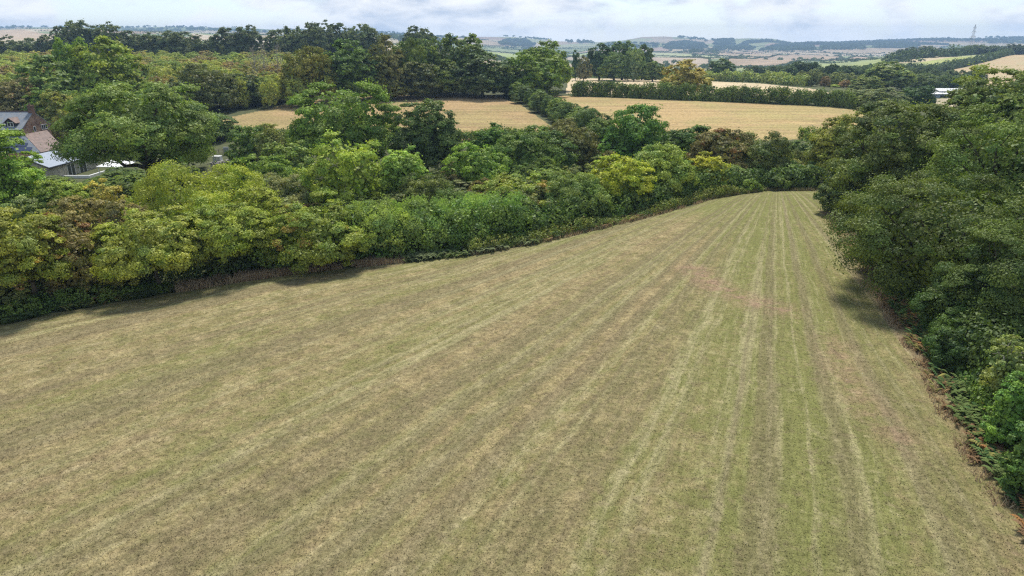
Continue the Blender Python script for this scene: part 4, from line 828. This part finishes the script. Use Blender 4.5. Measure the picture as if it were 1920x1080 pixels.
# lean-to round the foot of the gable: tile slope to the right, solar slope to the front
WO = (-103, 150, -4.2); wg = empty('tiled_wing', WO, label='low wing against the gable with mottled red tiles and rows of solar panels', cat='outbuilding')
A0, A1, B0, B1, C0 = (-105.3, 149.9, 1.85), (-105.3, 157.6, 1.85), (-99.6, 145.6, -1.4), (-99.6, 153.2, -1.4), (-122, 149.9, 1.85)
MB(WO).slab([A0, B0, B1, A1], .14).build('tiled_roof', M_TILE, wg); MB(WO).slab([(-122, 145.6, -1.4), (-99.7, 145.6, -1.4), (-105.35, 149.85, 1.83), C0], .14).build('front_roof', M_SLATE, wg)
m = MB(WO); m.box(-121.8, -100.0, 146.0, 149.8, -4.6, -1.6); m.box(-105.2, -100.0, 149.8, 153.0, -4.6, -1.6); m.build('wall', M_ORANGE, wg)
for k in range(4):
    t0, t1 = .06 + k * .235, .06 + k * .235 + .20; P = lambda t, x: (x, 145.6 + 4.25 * t, -1.4 + 3.23 * t + .10)
    xe = -100.5 - 5.6 * t1; MB(WO).slab([P(t0, -112), P(t0, xe), P(t1, xe), P(t1, -112)], .05).build('solar_panel', M_PV, wg)
# annex
AO = (-88, 135, -4.3); an = empty('garden_annex', AO, label='single storey pale stone annex with a smooth blue grey slate roof and glazed doors', cat='annex')
MB(AO).box(-90.2, -86.4, 127.4, 143, -4.8, -1.62).poly([(-90.2, 127.4, -1.62), (-86.4, 127.4, -1.62), (-90.2, 127.4, .1)]).build('wall', M_PALE, an)
MB(AO).slab([(-90.5, 127.0, .38), (-86.0, 127.0, -1.45), (-86.0, 143.4, -1.45), (-90.5, 143.4, .38)], .05).build('roof', M_SLATE2, an)
MB(AO).box(-86.06, -85.92, 127.0, 143.4, -1.72, -1.52).slab([(-90.5, 126.98, .32), (-86.0, 126.98, -1.51), (-86.0, 126.9, -1.51), (-90.5, 126.9, .32)], .2).build('fascia', M_DARK, an)
for y0, y1 in ((132.6, 135.0), (136.4, 138.8)):
    f = MB(AO)
    for yy in (y0, (y0 + y1) / 2 - .05, y1 - .1): f.box(-86.4, -86.3, yy, yy + .1, -4.3, -1.9)
    f.box(-86.395, -86.295, y0, y1, -1.9, -1.78); d = f.build('glazed_door', M_WHITE, an); MB(AO).box(-86.5, -86.36, y0 + .1, y1 - .1, -4.3, -1.92).build('pane', M_GLASS, d)
TO = (-83.5, 135, -4.4); MB(TO).box(-86.2, -81.0, 130.6, 131.0, -4.9, -3.6).box(-81.4, -81.0, 131, 140, -4.9, -3.6).build('terrace_wall', M_WHITE); tag(bpy.data.objects['terrace_wall'], 'low white terrace wall before the glazed doors of the annex', 'wall')
m = MB((-76, 133, -4)); m.slab([(-79.8, 131.2, -2.0), (-74.2, 131.6, -2.15), (-74.0, 134.8, -1.6), (-79.3, 136.2, -1.4)], .08); cn = m.build('canopy', M_SHEET); tag(cn, 'white patio canopy half hidden behind the huge ash limbs', 'canopy')
f = MB((-76, 133, -4))
for a, b in ((-79.6, 131.4), (-74.5, 131.8), (-74.3, 134.5), (-79.2, 135.9)): MB((-76, 133, -4)).box(a, a + .1, b, b + .1, -4.8, -2.0).build('post', M_WHITE, cn)
# garden corner
def at_px(px, py, y0=90): x, y = ground(px, py, y0); return x, y, float(terrain(x, y))
x, y, z = at_px(409, 305); sh = empty('white_tank', (x, y, z), label='small white box tank beside the garden rubble heap', cat='tank'); MB().box(-.75, .75, -.6, .6, 0, 1.25).build('body', M_WHITE, sh); MB().box(-.8, .8, -.65, .65, 1.25, 1.35).build('lid', M_SHEET, sh)
x, y, z = at_px(425, 290); g_ = MB((x, y, z)).box(x - .5, x + .5, y - .15, y + .15, z, z + 1.5).box(x - .55, x + .55, y - .2, y + .2, z + 1.5, z + 1.58).build('grey_panel', M_STEEL); tag(g_, 'upright grey metal panel standing behind the rubble heap', 'panel')
rng = np.random.default_rng(5)
m = MB((0, 0, 0)); x0, y0, z0 = at_px(395, 288); x1, y1, _ = at_px(460, 291)
fe = empty('garden_fence', (x0, y0, z0), label='low post and rail fence along the back of the garden', cat='fence')
for i in range(9):
    t = i / 8; xx, yy = x0 + (x1 - x0) * t, y0 + (y1 - y0) * t; zz = float(terrain(xx, yy)); MB((x0, y0, z0)).box(xx - .05, xx + .05, yy - .05, yy + .05, zz - .1, zz + .95).build('post', M_WOOD, fe)
for hh in (.4, .8):
    sgs = [((0, 0, hh), (x1 - x0, y1 - y0, float(terrain(x1, y1)) - z0 + hh), .05, .05)]; v, f = tubes(sgs, 4); link('rail', raw_mesh('rail', v, f, 4, M_WOOD), fe)
vs, fs = [], []
xr, yr_, zr_ = at_px(445, 306)
for i in range(220):
    s_ = rng.uniform(.12, .38); cx, cyy = rng.normal(0, 2.3), rng.normal(0, 1.5); cz = max(0, .7 * (1 - (cx / 4.2) ** 2 - (cyy / 3) ** 2)) * rng.uniform(.3, 1); n = len(vs)
    vs += [tuple(np.array(p) * s_ * rng.uniform(.7, 1.2, 3) + (cx, cyy, cz)) for p in ((-1, -1, -.6), (1, -1, -.6), (1, 1, -.6), (-1, 1, -.6), (-.8, -.8, .6), (.8, -.8, .6), (.8, .8, .6), (-.8, .8, .6))]; fs += [tuple(n + i for i in q) for q in ((3, 2, 1, 0), (4, 5, 6, 7), (0, 1, 5, 4), (1, 2, 6, 5), (2, 3, 7, 6), (3, 0, 4, 7))]
me = bpy.data.meshes.new('rubble_heap'); me.from_pydata(vs, [], fs); me.materials.append(M_RUBBLE); o = link('rubble_heap', me, None, (xr, yr_, zr_)); tag(o, 'heap of grey stones in the garden corner', 'rubble', None, 'stuff')
# barn
BO = (180, 292, -.6); bn = empty('white_barn', (BO[0], BO[1], BO[2] - 1.0), label='low white roofed farm building with pale blue side among the trees at the right', cat='barn')
MB(BO).box(167.9, 196, 290, 300, -1, 1.9).build('wall', M_BLUEWALL, bn); m = MB(BO); m.slab([(168, 289, 2.15), (197, 289, 2.15), (197, 295, 3.0), (168, 295, 3.0)], .15).slab([(197, 301, 2.15), (168, 301, 2.15), (168, 295.01, 3.0), (197, 295.01, 3.0)], .15); m.build('roof', M_SHEET, bn)
MB(BO).slab([(176, 292, 3.1), (189, 292, 3.1), (189, 296, 4.0), (176, 296, 4.0)], .15).slab([(189, 300, 3.1), (176, 300, 3.1), (176, 296.01, 4.0), (189, 296.01, 4.0)], .15).build('raised_roof', M_SHEET, bn)
for k in range(5): MB(BO).box(171 + 4.6 * k, 173.6 + 4.6 * k, 289.9, 290.02, .2, 1.5).build('opening', M_GLASS, bn)
# ------------------------------------------------------------------ pylon, posts
Yp = 1150; xp = (1814 - 960) / FPX * .95 * Yp; zp = float(terrain(xp, Yp)); Hp = CAMH + slope(46) * Yp - zp
py_ = empty('pylon', (xp, Yp, zp), .5, label='tall steel lattice electricity pylon on the right skyline', cat='pylon')
def wid(z): t = z / Hp; return 3.6 * (1 - t) ** 1.3 + .45 if t < 1 else .3
sg = []; zs = np.linspace(0, 1, 12) ** .85 * Hp
for i in range(11):
    a, b, za, zb = wid(zs[i]), wid(zs[i + 1]), zs[i], zs[i + 1]; ca = [(-a, -a), (a, -a), (a, a), (-a, a)]; cb_ = [(-b, -b), (b, -b), (b, b), (-b, b)]
    for k in range(4):
        p, q = ca[k], cb_[k]; q2 = cb_[(k + 1) % 4]; p2 = ca[(k + 1) % 4]; sg += [((*p, za), (*q, zb), .12, .12), ((*p, za), (*q2, zb), .055, .055), ((*p2, za), (*q, zb), .055, .055)]
v, f = tubes(sg, 4); link('tower', raw_mesh('tower', v, f, 4, M_STEEL), py_)
for t, l in ((.60, 7.5), (.76, 6.0), (.90, 4.5)):
    z = t * Hp; b = wid(z); sg = [((-l, 0, z), (l, 0, z), .16, .16)] + [((s * l, 0, z), (s * b, k * b, z + 2.2), .10, .10) for s in (-1, 1) for k in (-1, 1)] + [((s * l, 0, z), (s * l, 0, z - 2.2), .12, .12) for s in (-1, 1)]
    v, f = tubes(sg, 4); link('crossarm', raw_mesh('crossarm', v, f, 4, M_STEEL), py_)
x, y = ground(624, 505, 30); z = float(terrain(x, y)); v, f = tubes([((0, 0, -.2), (.03, 0, 1.25), .06, .05)], 8); o = link('fence_post', raw_mesh('fence_post', v, f, 4, M_PALEBARK), None, (x, y + .3, z)); tag(o, 'lone pale wooden post at the foot of the ivy hedge', 'post')
# bare dead trees in the plantation
for i, (px, top, Y) in enumerate([(478, 88, 265), (497, 84, 262), (524, 86, 268)]):
    x, zg, h, r = loc_of(px, top, 12, Y); rng = np.random.default_rng(60 + i); h *= .98; r0 = .16; s_ = limb(rng, (0, 0, 0), (rng.normal(0, .3), 0, h), r0 * 1.3, .05, 6, .05)
    for k in range(26):
        t = rng.uniform(.35, .98); a = rng.uniform(0, 6.28); l = (1.15 - t) * h * rng.uniform(.3, .55); st = np.array([0, 0, t * h]); e_ = st + np.array([math.cos(a) * l * .55, math.sin(a) * l * .55, l * .8]); s2 = limb(rng, st, e_, .075, .03, 3, .15); s_ += s2
        for _ in range(3): b = e_ * rng.uniform(.9, 1.0); s_ += limb(rng, s2[1][1], s2[1][1] + rng.normal(0, .5, 3) + np.array([0, 0, .9]), .04, .02, 2)
    v, f = tubes(s_, 5); root = empty('dead_tree', (x, Y, zg), label=['pale bare dead tree leftmost of three in the plantation', 'pale bare dead tree in the middle of three in the plantation', 'pale bare dead tree rightmost of three in the plantation'][i], cat='dead tree', group='bare dead trees'); link('branches', raw_mesh('branches', v, f, 4, M_PALEBARK, smooth=True), root)
# sheep on the far side of the pale field
import bmesh
def sheep_meshes():
    out = []
    bm = bmesh.new(); bmesh.ops.create_icosphere(bm, subdivisions=3, radius=1); 
    for v in bm.verts: n = .06 * math.sin(9 * v.co.x) * math.sin(8 * v.co.y + 1) ; v.co = Vector((v.co.x * .62, v.co.y * .32, v.co.z * .34 * (1 - .12 * v.co.x))) * (1 + n); v.co.z += .62
    me = bpy.data.meshes.new('fleece'); bm.to_mesh(me); me.materials.append(M_WOOL); out.append(('fleece', me))
    v, f = tubes([((.52, 0, .72), (.74, 0, .62), .13, .11), ((.74, 0, .62), (.92, 0, .45), .11, .06)], 8); out.append(('head', raw_mesh('head', v, f, 4, M_FACE)))
    for a in (-.36, .36):
        for b in (-.15, .15): v, f = tubes([((a, b, .45), (a + .02, b, .24), .06, .04), ((a + .02, b, .24), (a, b, 0), .04, .035)], 6); out.append(('leg', raw_mesh('leg', v, f, 4, M_FACE)))
    return out
SM = sheep_meshes()
for i, px in enumerate([1083, 1091, 1149, 1165, 1176]):
    x, y = ground(px, 148.5 + (px - 1083) * .012, 260); root = empty('sheep', (x, y, float(terrain(x, y))), i * 1.3, label='pale sheep at the far edge of the straw field, %s from the left' % ORD[i], cat='sheep', group='sheep on the pale field')
    for n_, me in SM: c = link(n_, me, root)
    root.scale = (1.15,) * 3
# ------------------------------------------------------------------ bracken and dry grass along the meadow edges
def along(P, t): P = np.array(P); s_ = np.hypot(*(P[1:] - P[:-1]).T); c = np.concatenate([[0], np.cumsum(s_)]); q = t * c[-1]; return np.stack([np.interp(q, c, P[:, 0]), np.interp(q, c, P[:, 1])], 1)
def strip_pts(rng, P, n, d0, d1):
    t = rng.uniform(0, 1, n); p = along(P, t); q = along(P, np.clip(t + .004, 0, 1)) - along(P, np.clip(t - .004, 0, 1)); q = unit(q); nn = np.stack([-q[:, 1], q[:, 0]], 1); wv = 1 + .45 * np.sin(t * 37 + n) * np.sin(t * 91)
    p = p + nn * (d0 + (d1 - d0) * rng.uniform(0, 1, n) * wv)[:, None]; g_ = np.sin(p[:, 0] * 1.3 + 1.7 * np.sin(p[:, 1] * .9)) + .8 * np.sin(p[:, 1] * 1.7 + p[:, 0] * .5) + rng.normal(0, .5, n); return p[g_ > -.55]
def fronds(name, pts, pal, wts, label, lo=.35, hi=.95, seed=0):
    rng = np.random.default_rng(seed); n = len(pts); z = terrain(pts[:, 0], pts[:, 1]); a = rng.uniform(0, 6.28, n); L = rng.uniform(lo, hi, n); K = 8
    dr = np.stack([np.cos(a), np.sin(a), np.zeros(n)], 1); sd = np.stack([-np.sin(a), np.cos(a), np.zeros(n)], 1); V_, c_ = [], []
    patch = np.sin(pts[:, 0] * 1.1 + 2 * np.sin(pts[:, 1] * .6)) * .5 + .5; pc = np.array(pal)[np.minimum((np.clip(patch * .6 + rng.uniform(0, .4, n), 0, .999)[:, None] > np.cumsum(wts)[None]).sum(1), len(pal) - 1)] * rng.uniform(.7, 1.3, (n, 1))
    base = np.concatenate([pts, z[:, None]], 1)
    for k in range(K):
        t = (k + .5) / K; h = lambda t: (1.5 * t - .9 * t * t)
        c0 = base + dr * (L * t * .8)[:, None] + np.array([0, 0, 1.]) * (L * h(t))[:, None]; w_ = (L * .42 * (1 - t) ** .8 * (1 if k else .5))[:, None]; th = (L * .085)[:, None]
        for s_ in (-1, 1): V_.append(np.stack([c0 - dr * th, c0 + dr * th, c0 + sd * s_ * w_ + dr * w_ * .25 - np.array([0, 0, .12]) * w_], 1)); c_.append(pc)
    v = np.concatenate(V_).reshape(-1, 3); c = np.repeat(np.concatenate(c_), 3, 0); o = link(name, raw_mesh(name, v, np.arange(len(v)), 3, M_VC, {'Col': c})); return tag(o, label, 'bracken', None, 'stuff')
rng = np.random.default_rng(31)
GRF, BRN, ORG, YLF = (.15, .205, .07), (.25, .16, .09), (.38, .20, .08), (.28, .27, .09)
fronds('bracken', strip_pts(rng, LEFT_EDGE[1:4], 4500, 0, 3.4), [GRF, (.12, .19, .06), YLF], [.6, .3, .1], 'green bracken along the lower left edge of the meadow', seed=1)
fronds('bracken', strip_pts(rng, LE[1:3], 1100, -.1, 2.2), [GRF, YLF, ORG, BRN], [.45, .2, .2, .15], 'green and orange bracken under the yellow maples', seed=2)
fronds('bracken', strip_pts(rng, LE[5:7] + [LE[7]], 1900, -.4, 2.2), [(.20, .24, .12), GRF, YLF], [.6, .3, .1], 'grey green bracken below the feathery willow bushes', seed=3)
fronds('bracken', strip_pts(rng, LE[7:10], 900, -.2, 2.), [(.12, .17, .08), BRN, YLF], [.5, .3, .2], 'thin bracken and bramble at the bend of the meadow', seed=5, hi=.8)
fronds('bracken', strip_pts(rng, RIGHT_EDGE[2:9] + [(16.5, 12)], 9000, -.2, 3.6), [GRF, (.10, .19, .07), YLF, BRN, ORG], [.45, .2, .10, .15, .10], 'bracken turning orange along the right edge of the meadow', seed=4)
fronds('bracken', strip_pts(rng, RIGHT_EDGE[1:7], 900, -.8, .9), [BRN, (.30, .2, .1), YLF, GRF], [.4, .3, .15, .15], 'brown dead bracken at the foot of the oaks', seed=6, hi=.7)
def blades(name, pts, h, wd, pal, label, seed=0, mat=None, attrs=None, flat=.4):
    rng = np.random.default_rng(seed); n = len(pts); z = terrain(pts[:, 0], pts[:, 1]); a = rng.uniform(0, 6.28, n); H = h * rng.uniform(.5, 1.3, n); W = wd * rng.uniform(.6, 1.4, n); b = np.concatenate([pts, z[:, None] - .01], 1); s_ = np.stack([np.cos(a) * W, np.sin(a) * W, 0 * a], 1)
    tip = b + np.stack([rng.normal(0, flat, n) * H, rng.normal(0, flat, n) * H, H], 1); v = np.stack([b - s_, b + s_, tip], 1).reshape(-1, 3)
    at = attrs(v) if attrs else {'Col': np.repeat(np.array(pal)[rng.integers(0, len(pal), n)] * rng.uniform(.75, 1.25, (n, 1)), 3, 0)}
    o = link(name, raw_mesh(name, v, np.arange(len(v)), 3, mat or M_VC, at)); return tag(o, label, 'grass', None, 'stuff')
DRY = [(.52, .39, .24), (.44, .32, .20), (.56, .46, .28), (.38, .26, .17)]
blades('dry_grass', strip_pts(rng, LE[2:6], 15000, -.2, 1.9), .55, .035, DRY, 'strip of tall dead brown grass at the foot of the ivy hedge', 1)
blades('dry_grass', strip_pts(rng, LE[6:11], 9000, -.5, 1.5), .40, .04, DRY + [(.2, .22, .09)], 'strip of dead grass at the bend of the meadow', 2)
blades('dry_grass', strip_pts(rng, LE[10:13], 5000, -.3, 2.5), .5, .05, [(.22, .19, .10), (.28, .22, .13), (.15, .17, .07)], 'dull rank grass along the far end of the meadow', 3)
blades('dry_grass', strip_pts(rng, RIGHT_EDGE[:8], 9000, -1.2, .9), .30, .035, DRY, 'dead brown grass along the right edge of the meadow', 4)
nb_ = 360000; yy = 9 + 75 * rng.uniform(0, 1, nb_) ** 1.4; xx = rng.uniform(-1.25, 1.1, nb_) * yy; ok = inside(xx, yy, MEADOW)
def mat_attr(v): l, r_ = lush_red(v[:, 0], v[:, 1]); return {'lush': l, 'red': r_}
blades('grass', np.stack([xx, yy], 1)[ok], .055, .022, None, 'short mown grass stubble of the foreground meadow', 9, M_MEADOW, mat_attr, 1.1)
def bramble(P, d, wd, h, c, label, al=1.2):
    o = hedge('bramble', off_line(P, d), wd, h, .17, c, label, alpha=al, jit=.7, shoots=.3, cover=1.6); o['kind'] = 'stuff'
bramble(LE[6:12], .9, 1.9, .9, (.13, .16, .06), 'low bramble and nettle fringe at the bend of the meadow', .85)
bramble(LEFT_EDGE[:5], 1.6, 1.8, .9, (.09, .14, .045), 'low bramble fringe at the lower left edge of the meadow', .93)
bramble(RIGHT_EDGE[1:8], 1.8, 1.8, .9, (.08, .13, .04), 'low bramble fringe at the right edge of the meadow', .9)
# ------------------------------------------------------------------ haze
hm, t = mat_new('haze'); pv = t.n('ShaderNodeVolumePrincipled', {'Color': (.46, .68, 1., 1), 'Density': 1.9e-4, 'Anisotropy': 0.}); t.n('ShaderNodeOutputMaterial', {'Volume': pv.outputs[0]})
hz = MB().box(-6400, 6400, -6400, 6400, -110, 172).build('haze', hm); tag(hz, 'thin blue air haze over the valley', None, None, 'stuff')
